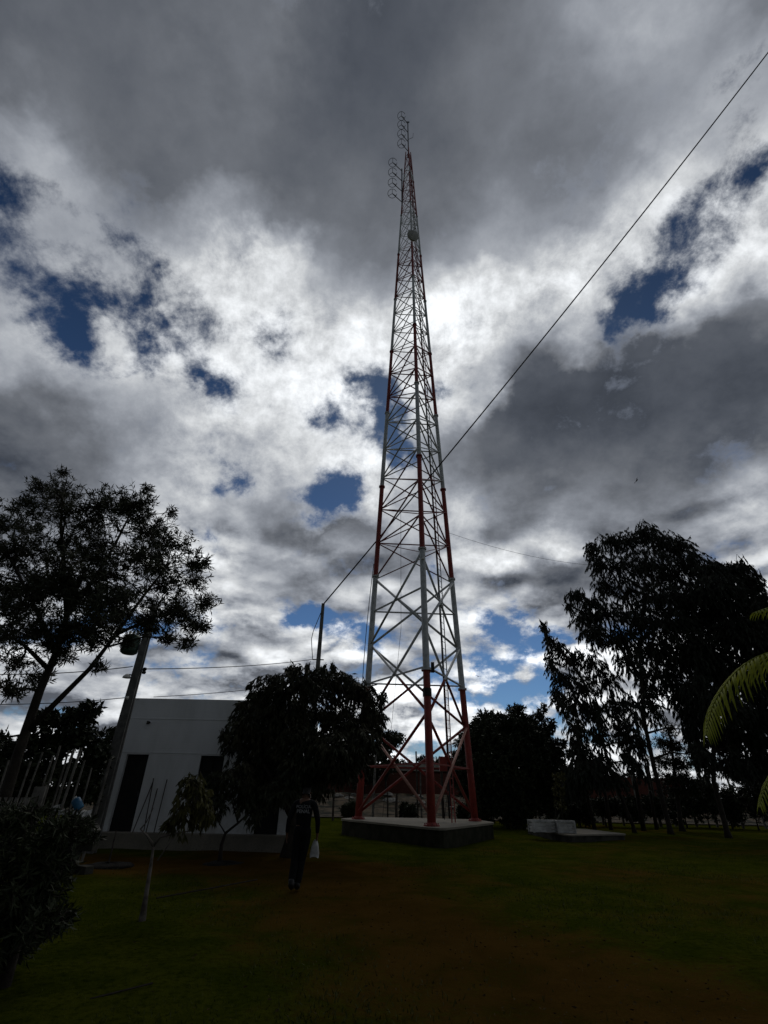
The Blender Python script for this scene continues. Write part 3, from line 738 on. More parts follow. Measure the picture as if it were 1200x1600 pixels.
a = at(222, 962, PLY); wire('service_wire', 'top wire leaving the transformer pole behind the leaves', (PLX+.05, PLY-.1, a.z), at(330, 985, 22), .1, .012)

# ------------------------------------------------------------------ things far behind the fence
BW = 60.0
a = at(480, 1240, BW).x; b_ = at(1075, 1245, BW).x
bw = thing('brick_wall', 'long low red brick wall beyond the fence', 'wall', ((a+b_)/2, BW, 1.3))
m = MB(); m.box(((a+b_)/2, BW, 2.35), (b_-a, .2, 2.5)); m.build('brickwork', BRICK, bw)
m = MB(); xx = a+.5
while xx < b_: m.box((xx, BW-.12, 2.4), (.25, .1, 2.55)); xx += 4.2
m.build('pilasters', BRICK, bw)
x0, x1 = at(716, 1210, 75).x, at(768, 1210, 75).x
sh = thing('shed', 'white curved roof shed showing above the brick wall', 'shed', ((x0+x1)/2, 75, 0))
m = MB(); n = 12; hh = at(740, 1187, 75).z; h0 = at(766, 1207, 75).z
prf = [(x0+(x1-x0)*k/n, h0+(hh-h0)*math.sin(PI*(.12+.88*(1-abs(2*(k/n*.9+.05)-.7)/1.3))/2)**1.0 if False else h0+(hh-h0)*max(0, 1-((k/n-.25)/.75)**2 if k/n > .25 else 1)) for k in range(n+1)]
m.v = [(x, 75, z) for x, z in prf]+[(x, 83, z) for x, z in prf]+[(x, 75, 0) for x, z in prf]+[(x, 83, 0) for x, z in prf]
q4 = n+1
m.f = [(i, i+1, q4+i+1, q4+i) for i in range(n)]+[(i, i+1, 2*q4+i+1, 2*q4+i)[::-1] for i in range(n)]+[(q4+i, q4+i+1, 3*q4+i+1, 3*q4+i) for i in range(n)]+[(0, q4, 3*q4, 2*q4), (n, 2*q4+n, 3*q4+n, q4+n)]
m.build('shell', ROOFW, sh)
MB().box((x0-.6, 76, hh*.5-.2), (1.2, 3, hh-.4)).build('side_block', BRICK, sh)
x0, x1 = at(590, 1210, 78).x, at(705, 1210, 78).x; hz = at(650, 1194, 78).z
lh = thing('long_shed', 'low dark roofed building behind the brick wall seen between the tower legs', 'shed', ((x0+x1)/2, 80, 0))
MB().box(((x0+x1)/2, 80, hz/2-.3), (x1-x0, 5, hz-.6)).build('wall', BRICK, lh)
m = MB(); m.v = [(x0-.5, 76.8, hz-.9), (x1+.5, 76.8, hz-.9), (x1+.5, 80, hz+.1), (x0-.5, 80, hz+.1), (x0-.5, 83.2, hz-.9), (x1+.5, 83.2, hz-.9)]
m.f = [(0, 1, 2, 3), (3, 2, 5, 4), (0, 3, 4), (1, 5, 2), (0, 4, 5, 1)]; m.build('roof', CONCD, lh)
# rubble stones on the bank
for k in range(46):
    px = rnd.uniform(500, 830) if k < 36 else rnd.uniform(900, 1080); Y = rnd.uniform(47, 56); t = (Y-41.5)/15; z = 1.35*t*t*(3-2*t)+.2
    x = (px-600)/F*Y*1.16; s_ = rnd.uniform(.18, .6)
    m = MB(); n = 7; pts = []
    m.lathe((x, Y, z), [(s_*.7, -.1), (s_*1.1, .05), (s_*rnd.uniform(.7, 1), s_*.3), (s_*.4, s_*.45)], 7)
    m.v = [(p[0]+rnd.uniform(-.12, .12)*s_, p[1]+rnd.uniform(-.12, .12)*s_, p[2]+rnd.uniform(-.1, .1)*s_) for p in m.v]
    tag(m.build('rubble_stone', RUBBLE), 'pale broken stone lying on the dry bank beyond the wire fence', 'stone', 'pale stones scattered on the dry bank')

# stick fence behind the tower
FY = 38.5
fn = thing('wire_fence', 'rustic fence of crooked sticks and wire crossing behind the tower', 'fence', (5, FY, 0))
posts = [(415, 1232, .07), (436, 1215, .06), (523, 1212, .08), (546, 1240, .06), (560, 1230, .07), (588, 1172, .09), (605, 1235, .06), (620, 1240, .10), (650, 1174, .07), (657, 1205, .06), (672, 1230, .06), (690, 1200, .10),
         (699, 1207, .07), (727, 1206, .07), (746, 1193, .17), (778, 1166, .08), (790, 1215, .06), (811, 1208, .10), (835, 1215, .07), (860, 1200, .09), (884, 1212, .08), (905, 1208, .07), (930, 1200, .08), (958, 1213, .07), (985, 1205, .08), (1012, 1196, .10), (1040, 1212, .08), (1070, 1210, .08), (1100, 1212, .08), (1135, 1214, .08), (1170, 1215, .08)]
for px, py, w_ in posts:
    top = at(px, py, FY); x = top.x+rnd.uniform(-.15, .15)
    m = MB(); mid = (top+Vector((x, FY, 0)))/2+Vector((rnd.uniform(-.06, .06), 0, 0))
    m.tube([(x, FY, -.2), mid, top], [w_*1.1, w_, w_*.8], 6); m.build('post', POLE if w_ > .15 else WOODD if rnd.random() < .6 else WOODG, fn)
for z in (.35, .75, 1.15, 1.5):
    m = MB(); xs = np.linspace(at(415, 1240, FY).x, at(1170, 1240, FY).x, 40)
    m.tube([(x, FY-.06, z+.04*math.sin(x*1.7+z)) for x in xs], .014, 4); m.build('wire', WIRE, fn)

# ------------------------------------------------------------------ planter slab with crates at the right
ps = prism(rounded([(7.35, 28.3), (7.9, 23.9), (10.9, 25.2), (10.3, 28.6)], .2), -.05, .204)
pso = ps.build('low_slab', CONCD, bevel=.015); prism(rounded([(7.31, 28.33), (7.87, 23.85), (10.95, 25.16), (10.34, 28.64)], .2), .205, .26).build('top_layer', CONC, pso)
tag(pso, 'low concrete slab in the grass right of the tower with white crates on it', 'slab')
def crate(x, y, wx_, hz_, rz, label):
    t = thing('white_crate', label, 'crate', (x, y, .26), 'white ribbed crates on the low slab'); M = Matrix.Rotation(rz, 3, 'Z')
    def B(mb, c, d): mb.box(Vector((x, y, .26))+M @ Vector(c), d, M)
    s_ = MB(); wy_ = .55
    for k in range(4):
        z = hz_*(k+.5)/4
        B(s_, (0, -wy_/2, z), (wx_, .03, hz_/4-.03)); B(s_, (0, wy_/2, z), (wx_, .03, hz_/4-.03)); B(s_, (-wx_/2, 0, z), (.03, wy_, hz_/4-.03)); B(s_, (wx_/2, 0, z), (.03, wy_, hz_/4-.03))
    s_.build('side_slats', WHITEP, t)
    f = MB()
    for i in (-1, 1):
        for j in (-1, 1): B(f, (i*(wx_/2+.005), j*(wy_/2+.005), hz_/2), (.07, .07, hz_))
    B(f, (0, -wy_/2-.012, hz_-.03), (wx_+.06, .05, .06)); B(f, (0, wy_/2+.012, hz_-.03), (wx_+.06, .05, .06))
    B(f, (-wx_/2-.012, 0, hz_-.03), (.05, wy_+.06, .06)); B(f, (wx_/2+.012, 0, hz_-.03), (.05, wy_+.06, .06))
    f.build('frame', WHITEP, t); B2 = MB(); B(B2, (0, 0, .03), (wx_-.04, wy_-.04, .03)); B2.build('bottom', WHITEP, t)
    return t
a = at(848, 1297, 25.2); crate(a.x, 25.2, 1.0, .46, .12, 'wide white ribbed crate on the low slab, left of the narrower one')
a = at(883, 1298, 25.0); crate(a.x, 25.0, .72, .46, -.05, 'narrow white ribbed crate on the low slab, right of the wide one')
a = at(832, 1290, 25.4); tag(MB().box((a.x, 25.4, .26+.16), (.22, .3, .32)).build('white_block', WHITEP, bevel=.02), 'small white block standing beside the wide crate', 'block')

# ------------------------------------------------------------------ trees
# left: open crown of narrow leaves
Y0 = 10.0
A = lambda px, py, Y=Y0: at(px, py, Y)
random.seed(3)
cl = []
for x, y, rx, ry, n in [(95, 770, 45, 30, 34), (50, 800, 45, 35, 30), (150, 790, 50, 36, 44), (205, 790, 40, 32, 36), (240, 830, 30, 30, 24), (30, 860, 50, 40, 44), (100, 850, 50, 40, 46), (165, 850, 40, 35, 26), (215, 870, 50, 35, 40),
                        (270, 850, 40, 30, 30), (305, 880, 30, 25, 22), (20, 920, 50, 40, 46), (80, 920, 50, 40, 50), (140, 930, 45, 30, 34), (200, 930, 45, 30, 32), (255, 915, 40, 30, 28), (300, 905, 28, 24, 16), (325, 940, 25, 18, 16),
                        (280, 955, 40, 24, 32), (235, 975, 34, 22, 20), (185, 960, 45, 25, 30), (120, 975, 45, 30, 40), (60, 985, 50, 35, 44), (10, 990, 40, 35, 36), (95, 1015, 35, 22, 22), (150, 1000, 30, 20, 14), (305, 975, 30, 16, 18), (295, 1000, 16, 9, 6), (262, 995, 20, 12, 10),
                        (30, 1035, 35, 20, 18), (60, 1060, 30, 18, 14), (20, 1075, 30, 20, 18), (155, 1040, 14, 10, 5), (-40, 900, 50, 70, 60), (-40, 1010, 40, 50, 36), (-30, 820, 40, 30, 20), (200, 1000, 18, 12, 8), (250, 890, 30, 24, 16), (60, 760, 22, 14, 8), (100, 738, 14, 10, 6), (40, 785, 16, 10, 6), (268, 800, 14, 10, 4), (230, 765, 14, 10, 5)]:
    cl.append(clump(x, y, Y0+rnd.uniform(-1.1, 1.1), rx*1.08, ry*1.08, int(n*2.0)))
for _ in range(32):
    while True:
        qx, qy = rnd.uniform(-1, 1), rnd.uniform(-1, 1)
        if qx*qx+qy*qy < 1: break
    x, y = 140+qx*165, 885+qy*125
    cl.append(clump(x, y, Y0+rnd.uniform(-1.6, 1.6), 44, 32, 36))
bx_ = A(-8, 1290).x
grow('narrow_leaf_tree', 'tall open tree with narrow leaves leaning over the left edge, by the concrete pole', 'tree', (bx_-.25, Y0, 0),
     [(bx_-.28, Y0, -.1), A(-5, 1290), A(28, 1180), A(62, 1080), A(88, 1020), A(105, 960), A(125, 900)], cl, (.14, .026), LEAF, trunk_r=.115, twig=.30, per=14,
     limbs=[([A(45, 1140), A(100, 1085), A(140, 1045, Y0-.2), A(178, 995, Y0-.3), A(225, 930, Y0-.3), A(265, 880, Y0-.2)], .06), ([A(88, 1020), A(60, 960), A(30, 900), A(10, 860)], .06), ([A(105, 960), A(100, 890), A(95, 820), A(98, 770)], .06),
            ([A(105, 960), A(150, 900, Y0+.4), A(180, 850, Y0+.5), A(205, 800, Y0+.5)], .055), ([A(180, 992, Y0-.3), A(240, 965, Y0-.2), A(290, 950, Y0)], .04), ([A(75, 1045), A(40, 1010), A(10, 990)], .05)], spread=.75, droop=.06, tw_r=.005, branch_r=.035)
MB_hang = MB()
# broad leaved trees beneath it
def mass(name, label, pts, Y, trunk_px, leaf, lm, n=14, twig=.3, per=10, tr=.1, group=None, droop=.1, cat='tree', dy=None, barkm=None, spread=.9, tw=None):
    c = [clump(x, y, Y+rnd.uniform(-.25, .25)*(dy or 1.5), rx, ry, k, dy) for x, y, rx, ry, k in pts]
    b0 = at(*trunk_px[0], Y); g0 = Vector((b0.x, Y, 0))
    tk = [g0+Vector((0, 0, -.1)), g0+Vector((0, 0, .4))]+[at(px, py, Y) for px, py in trunk_px[1:]]
    return grow(name, label, cat, g0, tk, c, leaf, lm, barkm, group, tr, twig, per, (), spread, droop)
mass('broad_leaf_tree', 'dark broad leaved tree behind the stick fence, left of the transformer pole', [(140, 1112, 22, 20, 50), (110, 1125, 30, 20, 60), (75, 1125, 30, 22, 60), (130, 1150, 40, 22, 90), (80, 1160, 50, 25, 110), (20, 1165, 50, 25, 110), (-40, 1160, 50, 30, 70), (150, 1185, 30, 30, 70), (60, 1200, 60, 30, 120), (0, 1215, 60, 30, 120), (120, 1210, 40, 20, 60), (0, 1245, 40, 18, 90), (60, 1245, 40, 18, 110), (110, 1245, 30, 16, 90), (140, 1240, 20, 16, 60)],
     15.5, [(90, 1260), (92, 1200), (95, 1150)], (.19, .085), LEAFD, tr=.14, twig=.25)
mass('broad_leaf_tree', 'dark tree filling the gap between the transformer pole and the white house', [(178, 1150, 18, 16, 70), (165, 1175, 24, 22, 110), (180, 1200, 16, 22, 90), (150, 1225, 26, 24, 100), (172, 1235, 12, 20, 50)],
     24.0, [(170, 1262), (170, 1200)], (.22, .09), LEAFD, tr=.12)
mass('narrow_leaf_bush', 'near dark bush with narrow upright leaves in the lower left corner', [(30, 1330, 50, 40, 110), (85, 1310, 26, 30, 60), (20, 1280, 40, 26, 60), (60, 1380, 44, 44, 130), (15, 1420, 50, 50, 150), (75, 1440, 26, 26, 60), (10, 1490, 36, 24, 60), (-40, 1380, 50, 90, 120), (115, 1290, 22, 18, 24), (50, 1270, 20, 16, 20), (100, 1345, 18, 16, 22)],
     6.0, [(0, 1560), (10, 1480), (20, 1400)], (.11, .022), LEAFD, tr=.05, twig=.2, per=14, cat='bush', dy=.5)
# the mango-like tree in the middle
mp_ = []
for x, y, rx, ry, n in [(470, 1070, 40, 30, 110), (420, 1080, 34, 26, 80), (520, 1070, 36, 26, 100), (560, 1085, 30, 26, 90), (585, 1120, 22, 26, 60), (395, 1110, 34, 26, 80), (375, 1140, 28, 24, 50), (365, 1165, 22, 16, 34), (440, 1120, 50, 36, 150), (500, 1120, 50, 36, 150), (550, 1140, 40, 36, 120),
                        (410, 1160, 44, 34, 120), (470, 1170, 50, 36, 150), (530, 1175, 46, 30, 130), (570, 1160, 26, 26, 50), (420, 1205, 40, 30, 110), (470, 1210, 46, 26, 120), (520, 1205, 40, 22, 90), (395, 1200, 28, 24, 44), (400, 1240, 26, 24, 60), (440, 1240, 36, 20, 70),
                        (490, 1235, 30, 14, 40), (550, 1200, 30, 16, 40), (598, 1090, 10, 14, 10), (455, 1048, 10, 10, 8), (480, 1045, 10, 8, 6), (520, 1045, 10, 8, 6), (350, 1150, 10, 8, 6), (430, 1060, 10, 8, 6), (590, 1150, 12, 18, 16), (505, 1048, 12, 8, 8), (545, 1062, 12, 10, 8)]:
    mp_.append(clump(x, y, 16.3+rnd.uniform(-1.3, 1.3), rx*1.08, ry*1.1, int(n*1.7)))
grow('mango_tree', 'dense dark mango tree with drooping leaves between the white house and the tower', 'tree', (-2.55, 16.4, 0),
     [(-2.5, 16.4, -.1), (-2.45, 16.4, .5), (-2.5, 16.4, 1.6), (-2.4, 16.4, 3.0)], mp_, (.21, .045), LEAFM, trunk_r=.2, twig=.3, per=12, spread=.55, droop=.55,
     limbs=[([(-2.45, 16.4, .9), (-3.2, 16.2, 2.0), (-3.9, 16.2, 2.8)], .1), ([(-2.5, 16.4, 1.2), (-1.6, 16.5, 2.2), (-.9, 16.5, 3.2)], .1)])
# two young trees by the window
S1 = atz(222, 1440); f1 = lambda px, py, Y=8.8: at(px, py, Y)
grow('young_tree', 'thin forked sapling with a pale stem and yellowish hanging leaves, nearest the camera', 'tree', (S1.x, S1.y, 0),
     [(S1.x, S1.y, -.05), f1(228, 1400), f1(236, 1350), f1(240, 1320)], [(f1(300, 1250), (.34, .3, .36), 60), (f1(285, 1280), (.26, .2, .25), 36), (f1(320, 1275), (.2, .2, .22), 28), (f1(300, 1225), (.24, .2, .16), 26), (f1(262, 1290), (.12, .1, .1), 8)], (.13, .034), LEAFY, BARKP,
     trunk_r=.04, twig=.14, per=10, spread=.5, droop=.6, tw_r=.004, branch_r=.012,
     limbs=[([f1(240, 1322), f1(230, 1306), f1(219, 1295)], .022), ([f1(240, 1322), f1(250, 1308), f1(275, 1302), f1(300, 1298), f1(305, 1270)], .02), ([f1(219, 1296), f1(228, 1286), f1(240, 1262)], .012), ([f1(246, 1345), f1(262, 1322), f1(273, 1308)], .012)])
S2 = atz(343, 1350)
f2 = lambda px, py, Y=14.9: at(px, py, Y)
grow('young_tree', 'small bent sapling with leaning dark stem in front of the white house', 'tree', (S2.x, S2.y, 0),
     [(S2.x, S2.y, -.05), f2(346, 1320), f2(352, 1302), f2(372, 1286), f2(392, 1268)], [(f2(345, 1225), (.5, .4, .45), 60), (f2(370, 1215), (.5, .4, .5), 60), (f2(345, 1255), (.3, .3, .3), 26), (f2(385, 1245), (.4, .3, .45), 60), (f2(400, 1275), (.3, .3, .3), 30), (f2(340, 1275), (.16, .1, .2), 8)], (.19, .042), LEAFM, BARK,
     trunk_r=.05, twig=.2, per=10, spread=.5, droop=.6, branch_r=.02, limbs=[([f2(372, 1286), f2(362, 1250), f2(358, 1225)], .025)])
# dark discs standing in for contact shade under the sapling and stake
for (x, y), lab in (((S2.x+.1, S2.y), 'dark disc standing in for shade under the bent sapling'), ((atz(170, 1352).x, atz(170, 1352).y), 'dark disc standing in for shade around the bare stake')):
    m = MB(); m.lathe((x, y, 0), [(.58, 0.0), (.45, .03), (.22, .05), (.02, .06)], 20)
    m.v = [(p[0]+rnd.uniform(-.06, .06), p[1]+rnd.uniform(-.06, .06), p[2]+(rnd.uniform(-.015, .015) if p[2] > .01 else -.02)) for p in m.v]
    tag(m.build('shadow_disc', two('shadow', (.005, .0045, .003), (.009, .007, .004), 20, .95, bmp=.8), smooth=True), lab, 'shadow', 'dark discs standing in for shade')
a = atz(170, 1348); tag(MB().tube([(a.x, a.y, -.05), at(182, 1298, a.y)], [.022, .016], 6).build('stake', WOODD), 'bare stake standing on a painted shade disc in front of the first door', 'stake')
sticks = [((207, 1301), (239, 1222)), ((224, 1302), (240, 1216)), ((228, 1300), (246, 1232)), ((240, 1303), (261, 1218))]
labs = ['leftmost thin rod leaning on the white wall beside the first door', 'second thin rod leaning on the white wall, rising from near the first', 'short thin rod leaning on the white wall between two longer ones', 'rightmost thin rod leaning on the white wall, standing apart']
for (b0, t0), lab in zip(sticks, labs):
    B0 = at(b0[0], b0[1], 18.0); B0.z = .42; tag(MB().tube([B0, at(t0[0], t0[1], 18.30)], .016, 6).build('rod', WOODD), lab, 'rod', 'thin rods leaning against the white wall')
a = atz(300, 1400, .02)
tag(MB().tube([(a.x-.5, a.y-.3, .03), (a.x+.1, a.y+.4, .06), (a.x+.75, a.y+1.7, .05)], .012, 5).build('fallen_stick', BARK), 'long dark stick lying on the dirt between sapling and person', 'stick')
a = atz(185, 1555, .02)
tag(MB().tube([(a.x-.2, a.y-.1, .02), (a.x+.2, a.y+.25, .04)], .008, 5).build('fallen_stick', BARK), 'short dark stick lying on the grass near the camera', 'stick')

# ---- round dark tree right of the tower
rp = []
for k in range(46):
    th = rnd.uniform(0, 2*PI); ph = math.acos(rnd.uniform(-.25, 1)); q = Vector((math.sin(ph)*math.cos(th), math.sin(ph)*math.sin(th), math.cos(ph)))
    rp.append((Vector((8.3, 34.5, 2.9)) + Vector((q.x*2.7, q.y*2.5, q.z*2.9)), (1.25, 1.25, 1.1), 95))
rp += [clump(805, 1108, 34, 20, 12, 40), clump(845, 1118, 34, 14, 18, 24), clump(851, 1106, 34, 6, 8, 6), clump(862, 1135, 34, 12, 16, 20), clump(760, 1150, 34, 18, 16, 30), clump(745, 1170, 34, 14, 20, 30), clump(870, 1175, 34, 18, 24, 40), clump(880, 1160, 33, 8, 8, 8)]
rp += [(Vector((8.3+rnd.uniform(-2.6, 2.6), 33+rnd.uniform(-.6, .6), rnd.uniform(.6, 2.4))), (1.1, .9, .9), 90) for _ in range(14)]
rp = [c_ for c_ in rp if c_[0].z > .5]
grow('round_tree', 'round dark tree reaching to the grass just right of the tower', 'tree', (8.4, 34.5, 0), [(8.4, 34.5, -.1), (8.4, 34.5, 1.5), (8.4, 34.5, 3.5)], rp, (.26, .10), LEAFD, trunk_r=.25, twig=.4, per=15, spread=.9, droop=.1, tw_r=.012)
# ---- eucalyptus group
EY = 30.0
def euc(label, trunkpx, cls, Y, r=.22, lim=(), dens=2.6):
    cc = [clump(x, y, Y+rnd.uniform(-1.4, 1.4), rx*1.1, ry*1.15, int(n*dens)) for x, y, rx, ry, n in cls]
    g0 = at(*trunkpx[0], Y); g0 = Vector((g0.x, Y, 0))
    return grow('eucalyptus_tree', label, 'tree', g0, [g0+Vector((0, 0, -.1)), g0+Vector((0, 0, .3))]+[at(x, y, Y) for x, y in trunkpx[1:]], cc, (.29, .058), LEAFE, BARK, 'tall drooping trees at the right',
         r, .6, 18, [([at(x, y, Y) for x, y in l], .09) for l in lim], .42, .75, .010, .07)
euc('tallest drooping tree at the right, with the highest feathery crown', [(1040, 1268), (1022, 1200), (1005, 1120), (1000, 1030), (1005, 940), (1010, 870)],
    [(1010, 835, 22, 16, 30), (1035, 850, 30, 20, 50), (980, 850, 30, 20, 44), (950, 850, 24, 16, 26), (925, 860, 16, 14, 16), (1060, 865, 30, 22, 50), (1085, 880, 24, 20, 36), (935, 885, 20, 22, 26), (965, 890, 34, 28, 44), (1010, 890, 40, 30, 74), (1055, 905, 40, 30, 80),
     (945, 920, 22, 20, 22), (985, 930, 34, 26, 44), (1030, 940, 40, 30, 76), (1075, 945, 40, 34, 90), (925, 945, 22, 14, 20), (900, 935, 18, 12, 18), (890, 950, 10, 12, 8), (915, 970, 26, 18, 30), (950, 965, 34, 22, 44), (1000, 975, 36, 24, 50), (1050, 985, 44, 30, 90), (930, 995, 26, 18, 32), (970, 1005, 34, 22, 48),
     (1020, 1020, 36, 24, 56), (1070, 1030, 44, 34, 90), (985, 1040, 26, 24, 30), (1035, 1060, 34, 26, 46), (1010, 1075, 18, 26, 18), (1020, 1110, 20, 30, 26), (990, 1120, 18, 34, 20), (1060, 1090, 24, 30, 36), (1075, 1140, 16, 30, 16), (1000, 1165, 20, 26, 16), (1085, 1180, 14, 26, 12)],
    EY, .15, [[(1003, 1060), (960, 1000), (915, 960)], [(1003, 980), (960, 900), (935, 870)], [(1004, 1000), (1060, 950), (1080, 900)]], 3.1)
euc('broad dark tree at the right edge behind the palm fronds', [(1128, 1272), (1115, 1220), (1115, 1130), (1130, 1040), (1150, 960)],
    [(1110, 895, 26, 18, 44), (1150, 895, 26, 16, 44), (1175, 915, 20, 18, 36), (1120, 930, 40, 30, 100), (1165, 950, 36, 34, 90), (1195, 960, 24, 30, 50), (1110, 975, 40, 34, 100), (1155, 1000, 44, 36, 110), (1200, 1020, 36, 40, 90), (1100, 1030, 36, 34, 90), (1145, 1060, 44, 34, 110), (1195, 1080, 40, 36, 80),
     (1095, 1085, 30, 30, 60), (1130, 1110, 36, 30, 80), (1180, 1130, 40, 30, 80), (1100, 1130, 20, 24, 30), (1145, 1160, 30, 26, 50), (1190, 1165, 26, 26, 40), (1120, 1165, 16, 20, 16), (1085, 1150, 16, 30, 26), (1100, 1190, 18, 26, 30), (1150, 1200, 26, 20, 44), (1190, 1205, 24, 24, 44), (1075, 1110, 20, 30, 30), (1230, 1000, 40, 80, 90), (1225, 1120, 36, 50, 60)], 29.0, .15, [[(1115, 1130), (1090, 1060), (1080, 1000)], [(1118, 1110), (1180, 1040), (1200, 990)]], 4.2)
euc('lower drooping tree hanging to the left of the tall one', [(985, 1270), (960, 1220), (935, 1140), (915, 1070), (880, 1020)],
    [(850, 985, 8, 12, 8), (858, 1005, 12, 14, 14), (875, 1020, 16, 18, 20), (862, 1040, 14, 20, 18), (895, 1035, 20, 22, 26), (925, 1040, 26, 24, 30), (880, 1065, 22, 20, 28), (910, 1080, 26, 24, 34), (950, 1070, 26, 24, 30), (870, 1095, 16, 18, 18), (895, 1110, 24, 22, 30), (930, 1120, 26, 26, 34), (965, 1110, 24, 26, 26),
     (880, 1100, 12, 12, 8), (900, 1145, 22, 22, 28), (935, 1160, 26, 26, 30), (970, 1150, 22, 26, 22), (905, 1180, 22, 22, 40), (940, 1200, 30, 20, 44), (980, 1190, 14, 20, 12), (985, 1160, 20, 30, 24), (1000, 1210, 16, 20, 14), (920, 1215, 30, 20, 70), (960, 1225, 24, 12, 20), (895, 1225, 24, 24, 70)], 31.0, .11, [[(930, 1130), (900, 1090), (880, 1060)]])
mass('conifer_tree', 'dark bushy conifer standing between the drooping trees', [(1045, 1140, 14, 14, 40), (1040, 1160, 22, 16, 70), (1055, 1170, 22, 16, 70), (1040, 1190, 26, 14, 80), (1065, 1195, 22, 16, 70), (1050, 1215, 34, 14, 110), (1075, 1220, 26, 14, 70), (1060, 1235, 40, 12, 90), (1085, 1235, 26, 14, 60)], 33.0, [(1060, 1272), (1055, 1220), (1048, 1150)], (.2, .05), LEAFD, tr=.16, twig=.35, per=14, droop=.15)
# trunks standing under them
for px, Y, top, w_, lab in ((925, 33, (905, 1190), .1, 'thin bare trunk leaning left under the drooping trees, the leftmost'), (950, 34, (938, 1195), .1, 'second thin bare trunk under the drooping trees'), (1000, 33.5, (985, 1180), .12, 'thin bare trunk in the gap under the tallest tree'), (1020, 34.5, (1008, 1190), .09, 'thin bare trunk just right of the gap trunk under the tallest tree')):
    t_ = at(*top, Y); b0 = at(px, 1270, Y); tag(MB().tube([(b0.x, Y, -.1), (b0.x*.6+t_.x*.4, Y, t_.z*.4+.1), t_], [w_*1.2, w_, w_*.6], 7).build('bare_trunk', BARK, smooth=True), lab, 'tree', 'bare trunks under the right trees')
# dark hedge plants along the fence
hb_ = []
for i, (px, py, w_) in enumerate([(820, 1225, 30), (870, 1230, 30), (905, 1240, 30), (945, 1250, 28), (985, 1252, 26), (1025, 1250, 26), (1070, 1245, 34), (1105, 1225, 30), (1140, 1235, 34), (1180, 1225, 36), (430, 1250, 26), (395, 1255, 26), (545, 1262, 14), (640, 1262, 16), (725, 1264, 12)]):
    low = px in (545, 640, 725, 945, 985, 1025)
    pts_ = [(px+rnd.uniform(-.5, .5)*w_, py+rnd.uniform(0, 1)*(1275-py), w_*.55, 11 if low else 16, 60) for _ in range(9)]
    where = ['nearest the round tree', 'between the round tree and the low drooping tree', 'below the low drooping tree', 'low and sparse at the foot of the left bare trunks', 'low beside the gap under the tallest tree', 'low at the foot of the tallest tree', 'under the conifer', 'right of the conifer', 'below the broad right tree', 'at the right edge under the palm fronds',
             'behind the mango tree, nearer the tower', 'behind the mango tree, nearer the house', 'seen between the left tower legs', 'seen left of the front tower leg', 'seen by the ladder foot'][i]
    mass('shrub', 'dark shrub by the fence, '+where, pts_, 36.5+rnd.uniform(-1, 1), [(px, 1278), (px, 1265)], (.2, .07), LEAFD, tr=.05, twig=.25, per=11, group='shrubs along the fence', cat='shrub')
# distant trees beyond the brick wall
for i, (px, py, w_, Y, lab) in enumerate([(603, 1140, 30, 55, 'dark tree beyond the fence close against the left tower leg'), (570, 1165, 26, 57, 'dark far tree half hidden by the mango tree'), (638, 1180, 22, 90, 'small far tree left of the front tower leg'), (665, 1176, 20, 92, 'small far tree behind the front tower leg'), (690, 1178, 18, 90, 'small far tree just right of the front tower leg'), (712, 1168, 16, 95, 'far tree with a pointed top by the ladder'), (735, 1185, 16, 88, 'far dark tree next to the white shed'),
                                  (975, 1205, 26, 90, 'far tree low on the horizon seen through the right trees'), (1100, 1215, 30, 90, 'far tree low on the horizon near the right edge'), (40, 1180, 60, 60, 'far dark tree at the left edge behind everything'), (1180, 1200, 50, 70, 'far dark tree at the right edge'), (340, 1190, 60, 60, 'far dark tree behind the white house')]):
    pts_ = [(px+rnd.uniform(-.6, .6)*w_, py+8+rnd.random()**1.2*(1245-py), w_*.5, 10, 50) for _ in range(12)]
    mass('far_tree', lab, pts_, Y, [(px, 1240), (px, 1215)], (.42 if Y > 70 else .34, .17), LEAFD, tr=.2, twig=.5, per=9, group='trees beyond the brick wall', dy=2.5)

